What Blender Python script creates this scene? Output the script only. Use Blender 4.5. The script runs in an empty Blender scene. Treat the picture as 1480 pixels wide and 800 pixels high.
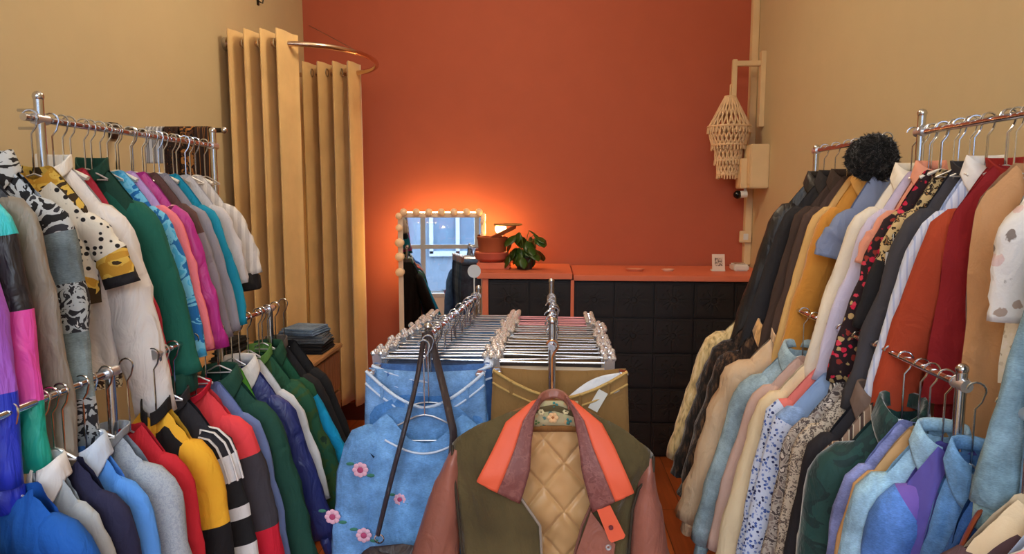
import bpy, math, random
from mathutils import Vector, Matrix, Euler, noise
PI = math.pi
random.seed(7)
SC = bpy.context.scene
COL = SC.collection

def lin(c):
    return tuple(((v/255)/12.92 if v/255 <= .04045 else ((v/255+.055)/1.055)**2.4) for v in c)

# ---------------------------------------------------------------- camera
FPX, PITCH, YAW = 1000.0, math.radians(6.56), math.radians(3.13)
EYE = Vector((0, 0, 1.53))
cd = bpy.data.cameras.new('camera'); cam = bpy.data.objects.new('camera', cd); COL.objects.link(cam)
cd.sensor_width = 36; cd.lens = FPX/1480*36; cd.clip_start = .02
cam.location = EYE; cam.rotation_euler = (PI/2-PITCH, 0, YAW)
SC.camera = cam
RC = Euler((PI/2-PITCH, 0, YAW)).to_matrix()

def at(px, py, Y=None, X=None, Z=None):
    """where the line of sight of a photo point meets a wall or other plane"""
    d = RC @ Vector(((px-740)/FPX, -(py-400)/FPX, -1))
    k = (Y/d.y) if Y is not None else (X/d.x if X is not None else (Z-EYE.z)/d.z)
    return EYE + d*k

# ---------------------------------------------------------------- world, light
SC.view_settings.view_transform = 'Standard'
SC.view_settings.look = 'None'
SC.view_settings.gamma = 1
SC.view_settings.use_curve_mapping = False
SC.view_settings.exposure = 0.38
W = bpy.data.worlds.new('sky'); SC.world = W; W.use_nodes = True
bgn = W.node_tree.nodes['Background']
bgn.inputs[0].default_value = (.80, .90, 1.0, 1); bgn.inputs[1].default_value = 10.5

def area(name, loc, rot, sx, sy, power, col, spread=PI):
    l = bpy.data.lights.new(name, 'AREA'); l.shape = 'RECTANGLE'; l.size = sx; l.size_y = sy
    l.energy = power; l.color = col; l.spread = spread
    o = bpy.data.objects.new(name, l); o.location = loc; o.rotation_euler = rot; COL.objects.link(o); return o

XL, XR, YB, YF, ZC = -1.62, 1.30, 4.60, -1.30, 3.25
# the shop window is a portal for the sky's light
wl = area('window_portal', (-.16, YF-.10, 1.68), (math.radians(90), 0, 0), 2.5, 2.75, 10, (.90, .95, 1.0)); wl.data.cycles.is_portal = True
# ceiling lamps of the shop
CEIL_LAMPS = [(-.35, 2.9, 30), (-.15, 1.1, 17)]

# ---------------------------------------------------------------- materials
MATS = {}
def nodes_of(m):
    m.use_nodes = True
    nt = m.node_tree; b = nt.nodes['Principled BSDF']
    return nt, b
def N(nt, t, **kw):
    n = nt.nodes.new(t)
    for k, v in kw.items():
        if k.startswith('i_'):
            key = k[2:]; key = int(key) if key.isdigit() else key.replace('_', ' ')
            n.inputs[key].default_value = v
        else: setattr(n, k, v)
    return n
def mixc(nt, fac, a, b, mode='MIX'):
    n = nt.nodes.new('ShaderNodeMix'); n.data_type = 'RGBA'; n.blend_type = mode
    for s, v in ((0, fac), (6, a), (7, b)):
        if hasattr(v, 'is_linked') or hasattr(v, 'links'): nt.links.new(v, n.inputs[s])
        else: n.inputs[s].default_value = v if s == 0 else (tuple(v)+(1,) if len(v) == 3 else v)
    return n.outputs[2]
def ramp(nt, src, stops, interp='LINEAR'):
    r = nt.nodes.new('ShaderNodeValToRGB'); cr = r.color_ramp; cr.interpolation = interp
    while len(cr.elements) > 1: cr.elements.remove(cr.elements[-1])
    for i, (p, c) in enumerate(stops):
        e = cr.elements[0] if i == 0 else cr.elements.new(p)
        e.position = p
        if not hasattr(c, '__len__'): c = (c, c, c)
        e.color = tuple(c)+(1,)
    nt.links.new(src, r.inputs[0]); return r.outputs[0]

def mat(name, col, rough=.85, bump=.25, bs=220, kind='plain', cols=(), sc=30, metal=0, sheen=0, var=.12, emis=None, spec=.35, ax='x'):
    """a named procedural material; col and cols are photo colours 0..255"""
    if name in MATS: return MATS[name]
    m = bpy.data.materials.new(name); MATS[name] = m
    nt, b = nodes_of(m); L = nt.links.new
    tc = N(nt, 'ShaderNodeTexCoord').outputs['Object']
    base = lin(col); C = [lin(c) for c in cols]
    big = N(nt, 'ShaderNodeTexNoise', i_Scale=7.0, i_Detail=3.0); L(tc, big.inputs['Vector'])
    fine = N(nt, 'ShaderNodeTexNoise', i_Scale=float(bs), i_Detail=2.0); L(tc, fine.inputs['Vector'])
    colr = None
    if kind == 'denim':
        f1 = N(nt, 'ShaderNodeTexNoise', i_Scale=14.0, i_Detail=6.0, i_Roughness=.7); L(tc, f1.inputs['Vector'])
        a = tuple(v*.62 for v in base); c2 = tuple(min(1, v*1.45+.02) for v in base)
        colr = ramp(nt, f1.outputs[0], [(.30, a), (.5, base), (.72, c2)])
        mp = N(nt, 'ShaderNodeMapping'); mp.inputs['Rotation'].default_value = (0, .8, 0); mp.inputs['Scale'].default_value = (1, 1, 5); L(tc, mp.inputs['Vector'])
        tw = N(nt, 'ShaderNodeTexNoise', i_Scale=160.0); L(mp.outputs[0], tw.inputs['Vector'])
        colr = mixc(nt, .45, colr, ramp(nt, tw.outputs[0], [(.35, .45), (.65, 1.0)]), 'MULTIPLY')
    elif kind == 'floral':
        vo = N(nt, 'ShaderNodeTexVoronoi', i_Scale=float(sc)); L(tc, vo.inputs['Vector'])
        no = N(nt, 'ShaderNodeTexNoise', i_Scale=float(sc)*1.6, i_Detail=3.0); L(tc, no.inputs['Vector'])
        sp = N(nt, 'ShaderNodeSeparateColor'); L(vo.outputs['Color'], sp.inputs[0])
        st = [(i/len(C), c) for i, c in enumerate(C)]
        pal = ramp(nt, sp.outputs[0], st, 'CONSTANT')
        ad = N(nt, 'ShaderNodeMath', operation='ADD'); L(vo.outputs['Distance'], ad.inputs[0])
        ml_ = N(nt, 'ShaderNodeMath', operation='MULTIPLY'); L(no.outputs[0], ml_.inputs[0]); ml_.inputs[1].default_value = .8; L(ml_.outputs[0], ad.inputs[1])
        fac = ramp(nt, ad.outputs[0], [(0, 1), (.74, 1), (.80, 0)])
        colr = mixc(nt, fac, base, pal)
    elif kind == 'leopard':
        no = N(nt, 'ShaderNodeTexNoise', i_Scale=float(sc)*.7, i_Detail=2.0); L(tc, no.inputs['Vector'])
        wv = mixc(nt, .08, tc, no.outputs['Color'])
        vo = N(nt, 'ShaderNodeTexVoronoi', i_Scale=float(sc)); L(wv, vo.inputs['Vector'])
        colr = ramp(nt, vo.outputs['Distance'], [(0, C[1]), (.18, C[1]), (.24, C[0]), (.44, C[0]), (.50, base)])
    elif kind == 'dots':
        vo = N(nt, 'ShaderNodeTexVoronoi', i_Scale=float(sc), i_Randomness=.35); L(tc, vo.inputs['Vector'])
        colr = ramp(nt, vo.outputs['Distance'], [(0, C[0]), (.30, C[0]), (.35, base)])
    elif kind in ('stripes', 'plaid'):
        wv = N(nt, 'ShaderNodeTexWave', i_Scale=float(sc), i_Distortion=.6, i_Detail_Scale=.6); wv.bands_direction = ax.upper(); L(tc, wv.inputs['Vector'])
        n_ = len(C)
        colr = ramp(nt, wv.outputs['Fac'], [(0, base), (.5, C[0])] + ([(.78, C[1])] if n_ > 1 else []) + ([(.92, C[2])] if n_ > 2 else []), 'CONSTANT')
        if kind == 'plaid':
            w2 = N(nt, 'ShaderNodeTexWave', i_Scale=float(sc)*.8); w2.bands_direction = 'Z'; L(tc, w2.inputs['Vector'])
            colr = mixc(nt, .5, colr, ramp(nt, w2.outputs['Fac'], [(0, base), (.5, C[-1])], 'CONSTANT'))
    elif kind == 'knit':
        wv = N(nt, 'ShaderNodeTexWave', i_Scale=float(sc), i_Distortion=1.5); wv.bands_direction = 'X'; L(tc, wv.inputs['Vector'])
        colr = ramp(nt, wv.outputs['Fac'], [(0, tuple(v*.6 for v in base)), (.5, base), (1, tuple(min(1, v*1.15) for v in base))])
    elif kind == 'fur':
        mp = N(nt, 'ShaderNodeMapping'); mp.inputs['Scale'].default_value = (1, 1, .25); L(tc, mp.inputs['Vector'])
        f1 = N(nt, 'ShaderNodeTexNoise', i_Scale=90.0, i_Detail=4.0); L(mp.outputs[0], f1.inputs['Vector'])
        colr = ramp(nt, f1.outputs[0], [(.3, tuple(v*.45 for v in base)), (.5, base), (.7, C[0] if C else tuple(min(1, v*1.3) for v in base))])
        fine = f1
    elif kind == 'blotch':
        f1 = N(nt, 'ShaderNodeTexNoise', i_Scale=float(sc), i_Detail=3.0, i_Distortion=1.0); L(tc, f1.inputs['Vector'])
        st = [(0, base)] + [(.42+.10*i, c) for i, c in enumerate(C)]
        colr = ramp(nt, f1.outputs[0], st, 'CONSTANT')
    elif kind == 'wood':
        mp = N(nt, 'ShaderNodeMapping'); mp.inputs['Scale'].default_value = {'x': (1, 14, 14), 'y': (14, 1, 14), 'z': (14, 14, 1)}[ax]; L(tc, mp.inputs['Vector'])
        f1 = N(nt, 'ShaderNodeTexNoise', i_Scale=float(sc), i_Detail=5.0); L(mp.outputs[0], f1.inputs['Vector'])
        colr = ramp(nt, f1.outputs[0], [(.3, tuple(v*.6 for v in base)), (.55, base), (.8, C[0] if C else base)])
    if colr is None:
        colr = mixc(nt, .0, base, base)
    v = ramp(nt, big.outputs[0], [(.25, 1-var), (.75, 1.0)])
    colr = mixc(nt, 1.0, colr, v, 'MULTIPLY')
    L(colr, b.inputs['Base Color'])
    b.inputs['Roughness'].default_value = rough
    b.inputs['Metallic'].default_value = metal
    b.inputs['Specular IOR Level'].default_value = spec
    if sheen:
        b.inputs['Sheen Weight'].default_value = sheen; b.inputs['Sheen Roughness'].default_value = .4
    if bump and name.split('_')[0] in ('cloth', 'nylon', 'denim', 'leather', 'olive', 'brown', 'blue', 'grey', 'white', 'polka', 'green', 'camo', 'pinstripe', 'paisley'):
        cr_ = N(nt, 'ShaderNodeTexNoise', i_Scale=13.0, i_Detail=3.0, i_Distortion=1.2); mpw = N(nt, 'ShaderNodeMapping'); mpw.inputs['Scale'].default_value = (1.6, 1.6, .8); L(tc, mpw.inputs['Vector']); L(mpw.outputs[0], cr_.inputs['Vector'])
        b1 = N(nt, 'ShaderNodeBump', i_Strength=.55 if name[:5] == 'nylon' else .38, i_Distance=.02); L(cr_.outputs[0], b1.inputs['Height'])
        bp = N(nt, 'ShaderNodeBump', i_Strength=float(bump), i_Distance=.002); L(fine.outputs[0], bp.inputs['Height']); L(b1.outputs[0], bp.inputs['Normal']); L(bp.outputs[0], b.inputs['Normal'])
    elif bump:
        bp = N(nt, 'ShaderNodeBump', i_Strength=float(bump), i_Distance=.002 if kind != 'fur' else .006); L(fine.outputs[0], bp.inputs['Height']); L(bp.outputs[0], b.inputs['Normal'])
    if emis:
        b.inputs['Emission Color'].default_value = lin(emis[0])+(1,); b.inputs['Emission Strength'].default_value = emis[1]
    return m

def cloth(c, **k):
    return mat('cloth_%d_%d_%d' % c, c, **k)
def nylon(c, **k):
    k.setdefault('rough', .45); k.setdefault('bump', .35); k.setdefault('bs', 25); k.setdefault('spec', .5)
    return mat('nylon_%d_%d_%d' % c, c, **k)
def denim(c): return mat('denim_%d_%d_%d' % c, c, kind='denim', rough=.9)
def leather(c, **k): return mat('leather_%d_%d_%d' % c, c, rough=.42, bump=.4, bs=120, spec=.5, **k)
def fur(c, c2=None): return mat('fur_%d_%d_%d' % c, c, kind='fur', cols=[c2] if c2 else (), bump=.9, rough=1, sheen=.3)

chrome = mat('chrome', (205, 207, 212), rough=.16, bump=0, metal=1, var=0)
chrome2 = mat('chrome_dull', (215, 215, 218), rough=.32, bump=0, metal=.85, var=0)
blackplastic = mat('black_plastic', (22, 22, 24), rough=.4, bump=0)
whiteplastic = mat('white_plastic', (225, 222, 215), rough=.4, bump=0)

# ---------------------------------------------------------------- mesh builder
class MB:
    def __init__(s): s.v = []; s.f = []; s.mi = []
    def add(s, vs, fs, mi=0):
        o = len(s.v); s.v += [tuple(v) for v in vs]
        for k, f in enumerate(fs):
            s.f.append(tuple(i+o for i in f)); s.mi.append(mi[k] if isinstance(mi, list) else mi)
        return s
    def box(s, c, d, rz=0, mi=0, bev=0, M=None):
        x, y, z = (q/2 for q in d)
        if bev <= 0:
            vs = [Vector(p) for p in ((-x,-y,-z),(x,-y,-z),(x,y,-z),(-x,y,-z),(-x,-y,z),(x,-y,z),(x,y,z),(-x,y,z))]
            fs = [(0,3,2,1),(4,5,6,7),(0,1,5,4),(1,2,6,5),(2,3,7,6),(3,0,4,7)]
        else:
            import bmesh
            bm = bmesh.new(); bmesh.ops.create_cube(bm, size=1)
            for q in bm.verts: q.co = Vector((q.co.x*2*x, q.co.y*2*y, q.co.z*2*z))
            bmesh.ops.bevel(bm, geom=bm.edges[:], offset=bev, segments=2, affect='EDGES')
            bm.verts.ensure_lookup_table()
            vs = [q.co.copy() for q in bm.verts]; fs = [tuple(q.index for q in f.verts) for f in bm.faces]; bm.free()
        R = M if M is not None else Matrix.Rotation(rz, 3, 'Z')
        return s.add([R @ v + Vector(c) for v in vs], fs, mi)
    def tube(s, pts, r, seg=8, caps=True, mi=0, closed=False, flat=1.0):
        pts = [Vector(p) for p in pts]; n = len(pts)
        rr = r if isinstance(r, (list, tuple)) else [r]*n
        vs = []; up = Vector((0, 0, 1)); prev = None
        for i, p in enumerate(pts):
            if closed: t = pts[(i+1) % n]-pts[i-1]
            else: t = pts[min(i+1, n-1)]-pts[max(i-1, 0)]
            t.normalize()
            if prev is None:
                a = t.cross(up)
                if a.length < .1: a = t.cross(Vector((0, 1, 0)))
            else: a = prev - t*prev.dot(t)
            a.normalize(); b = t.cross(a); prev = a
            for k in range(seg):
                th = 2*PI*k/seg
                vs.append(p + a*math.cos(th)*rr[i] + b*math.sin(th)*rr[i]*flat)
        fs = []
        for i in range(n if closed else n-1):
            for k in range(seg):
                j = (i+1) % n
                fs.append((i*seg+k, i*seg+(k+1) % seg, j*seg+(k+1) % seg, j*seg+k))
        if caps and not closed:
            fs.append(tuple(range(seg-1, -1, -1))); fs.append(tuple((n-1)*seg+k for k in range(seg)))
        return s.add(vs, fs, mi)
    def cyl(s, a, b, r, seg=14, mi=0): return s.tube([a, b], r, seg, True, mi)
    def lathe(s, prof, c=(0, 0, 0), seg=24, mi=0, sx=1, sy=1):
        vs = []; n = len(prof); c = Vector(c)
        for (r, z) in prof:
            for k in range(seg):
                th = 2*PI*k/seg; vs.append(c+Vector((r*math.cos(th)*sx, r*math.sin(th)*sy, z)))
        fs = [(i*seg+k, i*seg+(k+1) % seg, (i+1)*seg+(k+1) % seg, (i+1)*seg+k) for i in range(n-1) for k in range(seg)]
        return s.add(vs, fs, mi)
    def ball(s, c, r, seg=14, mi=0, sc=(1, 1, 1)):
        n = max(4, seg//2)
        prof = [(max(1e-5, math.sin(PI*i/n))*r, -math.cos(PI*i/n)*r*sc[2]) for i in range(n+1)]
        return s.lathe(prof, c, seg, mi, sc[0], sc[1])
    def grid(s, fn, nu, nv, mi=0, mfn=None):
        vs = [fn(i/(nu-1), j/(nv-1)) for j in range(nv) for i in range(nu)]
        fs = []; ms = []
        for j in range(nv-1):
            for i in range(nu-1):
                fs.append((j*nu+i, j*nu+i+1, (j+1)*nu+i+1, (j+1)*nu+i)); ms.append(mfn((i+.5)/(nu-1), (j+.5)/(nv-1)) if mfn else mi)
        return s.add(vs, fs, ms)
    def build(s, name, mats, parent=None, smooth=True, loc=None, solid=0, sharp=40):
        me = bpy.data.meshes.new(name); me.from_pydata(s.v, [], s.f)
        if not isinstance(mats, (list, tuple)): mats = [mats]
        for m in mats: me.materials.append(m)
        me.polygons.foreach_set('material_index', s.mi)
        if smooth: me.polygons.foreach_set('use_smooth', [True]*len(s.f))
        me.update()
        if smooth and sharp:
            try: me.set_sharp_from_angle(angle=math.radians(sharp))
            except Exception: pass
        o = bpy.data.objects.new(name, me); COL.objects.link(o)
        if parent: o.parent = parent
        if loc: o.location = loc
        if solid:
            md = o.modifiers.new('thickness', 'SOLIDIFY'); md.thickness = solid; md.offset = 0
        return o

def tag(o, label, cat, group=None):
    o['label'] = label; o['category'] = cat
    if group: o['group'] = group
    return o
def thing(name, label, cat, loc=(0, 0, 0), rz=0, group=None):
    o = bpy.data.objects.new(name, None); COL.objects.link(o); o.empty_display_size = .05
    o.location = loc; o.rotation_euler = (0, 0, rz); return tag(o, label, cat, group)
def struct(o):
    o['kind'] = 'structure'; return o
KIDS = {}
def copy_tree(o, parent=None):
    c = o.copy(); COL.objects.link(c)
    if parent: c.parent = parent
    for ch in [q for q in KIDS_OF(o)]: copy_tree(ch, c)
    return c
def KIDS_OF(o): return list(o.children)
def catmull(ps, n):
    ps = [Vector(p) for p in ps]; q = [ps[0]*2-ps[1]]+ps+[ps[-1]*2-ps[-2]]; out = []
    segs = len(ps)-1
    for i in range(n):
        t = i/(n-1)*segs; k = min(int(t), segs-1); u = t-k
        a, b, c, d = q[k:k+4]
        out.append(.5*((2*b)+(c-a)*u+(2*a-5*b+4*c-d)*u*u+(3*b-a-3*c+d)*u**3))
    return out
def lerp(t, ks):
    for (a, x), (b, y) in zip(ks, ks[1:]):
        if t <= b: return x+(y-x)*max(0, (t-a))/(b-a+1e-9)
    return ks[-1][1]
def nz(x, y, z): return noise.noise(Vector((x, y, z)))

# ================================================================= ROOM
m_cream = mat('cream_wall_paint', (196, 176, 138), rough=.75, bump=.12, bs=60, var=.04)
m_red = mat('terracotta_wall_paint', (178, 88, 62), rough=.72, bump=.12, bs=60, var=.06)
m_white = mat('white_paint', (226, 226, 222), rough=.6, bump=.05, var=.03)

mf = bpy.data.materials.new('polished_wood_floor')
nt, b = nodes_of(mf); L = nt.links.new
tc = N(nt, 'ShaderNodeTexCoord').outputs['Object']
mp = N(nt, 'ShaderNodeMapping'); mp.inputs['Rotation'].default_value = (0, 0, PI/2); L(tc, mp.inputs['Vector'])
br = N(nt, 'ShaderNodeTexBrick', i_Scale=1.0, i_Mortar_Size=.002, i_Brick_Width=1.1, i_Row_Height=.11)
br.inputs['Color1'].default_value = lin((190, 100, 48))+(1,); br.inputs['Color2'].default_value = lin((150, 74, 36))+(1,); br.inputs['Mortar'].default_value = lin((70, 35, 20))+(1,)
L(mp.outputs[0], br.inputs['Vector'])
mp2 = N(nt, 'ShaderNodeMapping'); mp2.inputs['Scale'].default_value = (18, 1.2, 1); L(tc, mp2.inputs['Vector'])
gn = N(nt, 'ShaderNodeTexNoise', i_Scale=3.0, i_Detail=6.0); L(mp2.outputs[0], gn.inputs['Vector'])
L(mixc(nt, .6, br.outputs['Color'], ramp(nt, gn.outputs[0], [(.3, .55), (.7, 1.15)]), 'MULTIPLY'), b.inputs['Base Color'])
b.inputs['Roughness'].default_value = .3

def wallbox(name, c, d, m):
    return struct(MB().box(c, d).build(name, m, smooth=False))
H = ZC
wallbox('floor', ((XL+XR)/2, (YB+YF)/2, -.05), (XR-XL+.4, YB-YF+.4, .1), mf)
wallbox('ceiling', ((XL+XR)/2, (YB+YF)/2, H+.05), (XR-XL+.4, YB-YF+.4, .1), m_white)
wallbox('wall_left', (XL-.06, (YB+YF)/2, H/2), (.12, YB-YF+.24, H), m_cream)
wallbox('wall_right', (XR+.06, (YB+YF)/2, H/2), (.12, YB-YF+.24, H), m_cream)
wallbox('wall_back', ((XL+XR)/2, YB+.06, H/2), (XR-XL, .12, H), m_red)
# front wall with the shop window opening
fw = MB()
fw.box((XL+.10, YF-.06, H/2), (.2, .12, H)); fw.box((XR-.10, YF-.06, H/2), (.2, .12, H))
fw.box(((XL+XR)/2, YF-.06, H-.1), (XR-XL-.4, .12, .2)); fw.box(((XL+XR)/2, YF-.06, .15), (XR-XL-.4, .12, .3))
struct(fw.build('wall_front', m_white, smooth=False))
x0, x1, z0, z1 = XL+.2, XR-.2, .3, H-.2
wf = MB()
for x in (x0+.035, x0+.62, (x0+x1)/2+.15, x1-.62, x1-.035): wf.box((x, YF-.03, (z0+z1)/2), (.07, .07, z1-z0))
for z in (z0+.035, 1.05, 2.35, z1-.035): wf.box(((x0+x1)/2, YF-.03, z), (x1-x0, .065, .06))
win = struct(wf.build('window_1', mat('window_frame_paint', (196, 206, 216), rough=.5, bump=0), smooth=False))
gm = bpy.data.materials.new('window_glass'); gm.use_nodes = True; nt = gm.node_tree; nt.nodes.remove(nt.nodes['Principled BSDF'])
tr = N(nt, 'ShaderNodeBsdfTransparent'); gl = N(nt, 'ShaderNodeBsdfGlossy', i_Roughness=.02); mx = N(nt, 'ShaderNodeMixShader'); mx.inputs[0].default_value = .06
nt.links.new(tr.outputs[0], mx.inputs[1]); nt.links.new(gl.outputs[0], mx.inputs[2]); nt.links.new(mx.outputs[0], nt.nodes['Material Output'].inputs[0])
pane = MB().box(((x0+x1)/2, YF-.035, (z0+z1)/2), (x1-x0, .006, z1-z0)).build('pane', gm, win, smooth=False)
# skirting
mb_ = mat('dark_red_baseboard', (86, 34, 24), rough=.5, bump=0)
struct(MB().box(((XL+XR)/2, YB-.011, .06), (XR-XL, .022, .12)).build('baseboard_back', mb_, smooth=False))
struct(MB().box((XL+.01, (YB+YF)/2, .06), (.02, YB-YF, .12)).build('baseboard_left', mb_, smooth=False))
struct(MB().box((XR-.01, (YB+YF)/2, .06), (.02, YB-YF, .12)).build('baseboard_right', mb_, smooth=False))

# street outside, seen in the mirror
struct(MB().box((0, YF-4.2, -.17), (16, 8.0, .1)).build('street_ground', mat('asphalt', (62, 60, 58), bump=.3), smooth=False))
bld = thing('building', 'pale facade across the street, seen only in the mirror', 'building', (0, -7.0, -.12))
MB().box((0, -.15, 1.8), (14, .3, 3.6)).build('wall', mat('pale_facade', (74, 88, 106), bump=.1), bld, smooth=False)
for i in range(7):
    for (zz, hh) in ((1.5, 1.3), (2.95, .7)):
        w = MB()
        for dx in (-.6, 0, .6): w.box((-5.4+1.8*i+dx, .04, zz), (.09, .1, hh))
        for dz in (-hh/2, hh/2): w.box((-5.4+1.8*i, .04, zz+dz), (1.3, .1, .12))
        wo = w.build('window', mat('facade_trim', (118, 128, 142), bump=0), bld, smooth=False)
        MB().box((-5.4+1.8*i, .02, zz), (1.2, .02, hh)).build('pane', mat('far_window_glass', (66, 84, 104), rough=.1, bump=0), wo, smooth=False)
MB().box((0, .1, 2.32), (14, .25, .22)).build('cornice', mat('facade_trim', (150, 160, 176)), bld, smooth=False)

# ceiling lamps
for i, (lx, ly, pw) in enumerate(CEIL_LAMPS):
    t = thing('ceiling_lamp', ['warm round ceiling lamp above the counter end', 'warm round ceiling lamp above the racks'][i], 'lamp', (lx, ly, H), 0)
    MB().lathe([(1e-4, -.001), (.19, -.001), (.19, -.05), (.175, -.06)], seg=32).build('base', whiteplastic, t)
    MB().lathe([(.175, -.055), (.15, -.085), (.08, -.105), (1e-4, -.11)], seg=32).build('diffuser', mat('warm_diffuser', (255, 235, 200), bump=0, emis=((255, 205, 140), 3.0)), t)
    l = bpy.data.lights.new('lamp_light', 'POINT'); l.energy = pw; l.color = (1.0, .84, .62); l.shadow_soft_size = .14
    lo = bpy.data.objects.new('lamp_light', l); COL.objects.link(lo); lo.parent = t; lo.location = (0, 0, -.30)

# ================================================================= CURTAINS ON BENT ROD
ROD_Z = 2.285
m_vel = mat('beige_velvet_curtain', (226, 186, 126), rough=.95, sheen=.35, bump=.3, bs=90, var=.18)
rod = thing('curtain_rod', 'bent chrome rail of the changing corner fixed to the left wall', 'curtain rail', (XL, 3.46, ROD_Z))
YB1, YB2 = 3.46, 4.33
pts = [(XL+.005, YB1, ROD_Z), (-1.40, YB1, ROD_Z)]
cx, cy, rx, ry = -1.40, (YB1+YB2)/2, .42, (YB2-YB1)/2
for i in range(1, 24):
    a = -PI/2+PI*i/24; e = .8
    pts.append((cx+rx*abs(math.cos(a))**e, cy+ry*math.sin(a), ROD_Z))
pts += [(-1.40, YB2, ROD_Z), (XL+.005, YB2, ROD_Z)]
rp = [Vector(p)-Vector((XL, 3.46, ROD_Z)) for p in pts]
MB().tube(rp, .0135, 10).build('rail', mat('copper_chrome', (222, 190, 165), rough=.2, bump=0, metal=1), rod)
for yy in (YB1, YB2):
    MB().cyl((.001, yy-3.46, 0), (.02, yy-3.46, 0), .032).build('wall_flange', chrome, rod)
tip = Vector((cx+rx, cy, ROD_Z)); cor = at(447, 37, Y=YB-.01)
MB().tube([tip-rod.location, cor-rod.location], .0022, 5).build('support_wire', mat('thin_wire', (150, 110, 90), rough=.4, bump=0, metal=.6), rod)

def curtain(y0, xa, xb, nf, ph, label, zb, amp):
    t = thing('curtain', label, 'curtain', ((xa+xb)/2, y0, zb), 0, 'velvet curtains of the changing corner')
    cx_ = (xa+xb)/2; zt = ROD_Z+.055
    def fn(u, v):
        sft = 1 if v < .5 else 1
        a = u*nf*2*PI+ph
        # pleats with flattened crests
        w = math.sin(a); w = math.copysign(abs(w)**.32, w)
        x = xa+(xb-xa)*u + .012*math.sin(2*a) + .006*nz(u*6, v*3, ph)*v
        y = y0 + amp*w*(1+.12*v*math.sin(u*9+ph)) + .012*nz(u*5, v*2, ph+3)*v
        return (x-cx_, y-y0, (zt-(zt-zb)*v)-zb)
    MB().grid(fn, nf*22, 26).build('panel', m_vel, t, solid=.004, sharp=0)
    for k in range(nf*2):
        u = (k+.0)/(nf*2)
        x = xa+(xb-xa)*(u)-cx_ 
        if x < xa-cx_+.01: continue
        MB().tube([(x, .022*math.cos(q*PI/6), ROD_Z-zb+.022*math.sin(q*PI/6)) for q in range(12)], .005, 6, closed=True).build('eyelet', chrome, t)
    return t
curtain(YB1, -1.60, -1.28, 4, 1.6, 'near beige velvet curtain hanging in tall pleats against the cream wall', .25, .085)
curtain(YB2-.06, -1.55, -1.18, 4, .4, 'far beige velvet curtain hanging lower in view before the terracotta wall', .22, .08)

# ================================================================= MIRROR
MW, MH = .50, 1.50
mc = at(638, 312, Y=4.40)
mr = thing('standing_mirror', 'tall bulb-framed dressing mirror glowing on the terracotta wall', 'mirror', (mc.x, 4.40, 0), math.radians(6.0))
top = mc.z+.02
mr.rotation_euler = (math.radians(-1.2), 0, math.radians(5.3))
m_mf = mat('mirror_frame_cream', (228, 204, 176), rough=.4, bump=0)
fr = MB()
fw_ = .03
fr.box((-MW/2-fw_/2, 0, top/2), (fw_, .035, top), bev=.004); fr.box((MW/2+fw_/2, 0, top/2), (fw_, .035, top), bev=.004)
fr.box((0, 0, top-fw_/2), (MW, .035, fw_), bev=.004); fr.box((0, 0, .05), (MW, .035, .1), bev=.004)
fr.build('frame', m_mf, mr)
MB().box((0, .0, top/2+.03), (MW, .012, top-.1)).build('mirror_glass', mat('silvered_glass', (235, 240, 245), rough=.015, bump=0, metal=1, var=0), mr, smooth=False)
MB().box((0, .025, top/2), (MW+.03, .012, top-.04)).build('back_board', mat('white_backing', (200, 195, 185)), mr, smooth=False)
m_bulb = mat('frosted_bulb', (238, 205, 170), rough=.35, bump=0, emis=((255, 190, 120), .12))
def bulb(x, z, r=.027):
    o = MB().ball((x, -.03, z), r, 16).build('bulb', m_bulb, mr)
    MB().cyl((x, -.017, z), (x, -.008, z), .014).build('socket', whiteplastic, o)
for i in range(7): bulb(-MW/2+.01+i*(MW-.02)/6, top+.005, .024)
for z in (top-.02, top-.095, top-.19, top-.28, top-.38): bulb(-MW/2-fw_/2-.006, z, .028 if z < top-.1 else .022)
for z in (top-.06, top-.14): bulb(MW/2+fw_/2, z, .018)
m_led = mat('warm_led_strip', (255, 200, 130), bump=0, emis=((255, 212, 130), 30))
sp = MB(); sp.box((0, .040, top+.002), (MW, .012, .010)); sp.build('light_strip', m_led, mr, smooth=False)
sp = MB(); sp.box((-MW/2-fw_+.004, .040, top-.24), (.010, .012, .44)); sp.build('light_strip', m_led, mr, smooth=False)
sp = MB(); sp.box((MW/2+fw_-.004, .040, top-.16), (.010, .012, .30)); sp.build('light_strip', m_led, mr, smooth=False)

# ================================================================= COUNTER
CY = 4.0
m_or = mat('orange_counter_top', (222, 118, 84), rough=.5, bump=.1, bs=40, var=.06)
m_tile = mat('black_relief_tile', (42, 36, 35), rough=.42, bump=.15, bs=80, var=.2, spec=.3)
A = at(697, 396, Y=CY); Bq = at(828, 396, Y=CY); ctop = A.z
cnt = thing('shop_counter', 'black relief-tiled sales counter with an orange top before the terracotta wall', 'counter', ((A.x+XR)/2, CY+.28, 0))
ox, oy = cnt.location.x, cnt.location.y
def cb(name, x0_, x1_, y0_, y1_, z0_, z1_, m, bev=.003, parent=cnt):
    return MB().box(((x0_+x1_)/2-ox, (y0_+y1_)/2-oy, (z0_+z1_)/2), (x1_-x0_, y1_-y0_, z1_-z0_), bev=bev).build(name, m, parent)
cb('countertop', A.x-.03, Bq.x-.004, CY-.02, YB-.02, ctop-.025, ctop+.01, m_or)
cb('countertop', Bq.x+.004, XR-.01, CY-.025, YB-.02, ctop-.032, ctop, m_or)
cb('end_panel', A.x, A.x+.035, CY-.008, YB-.03, 0.0, ctop-.025, m_or)
cb('divider_trim', Bq.x-.012, Bq.x+.008, CY-.012, CY+.01, 0.0, ctop-.03, m_or)
cb('body', A.x+.036, XR-.012, CY+.012, YB-.03, .0, ctop-.034, m_tile, bev=0)
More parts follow.
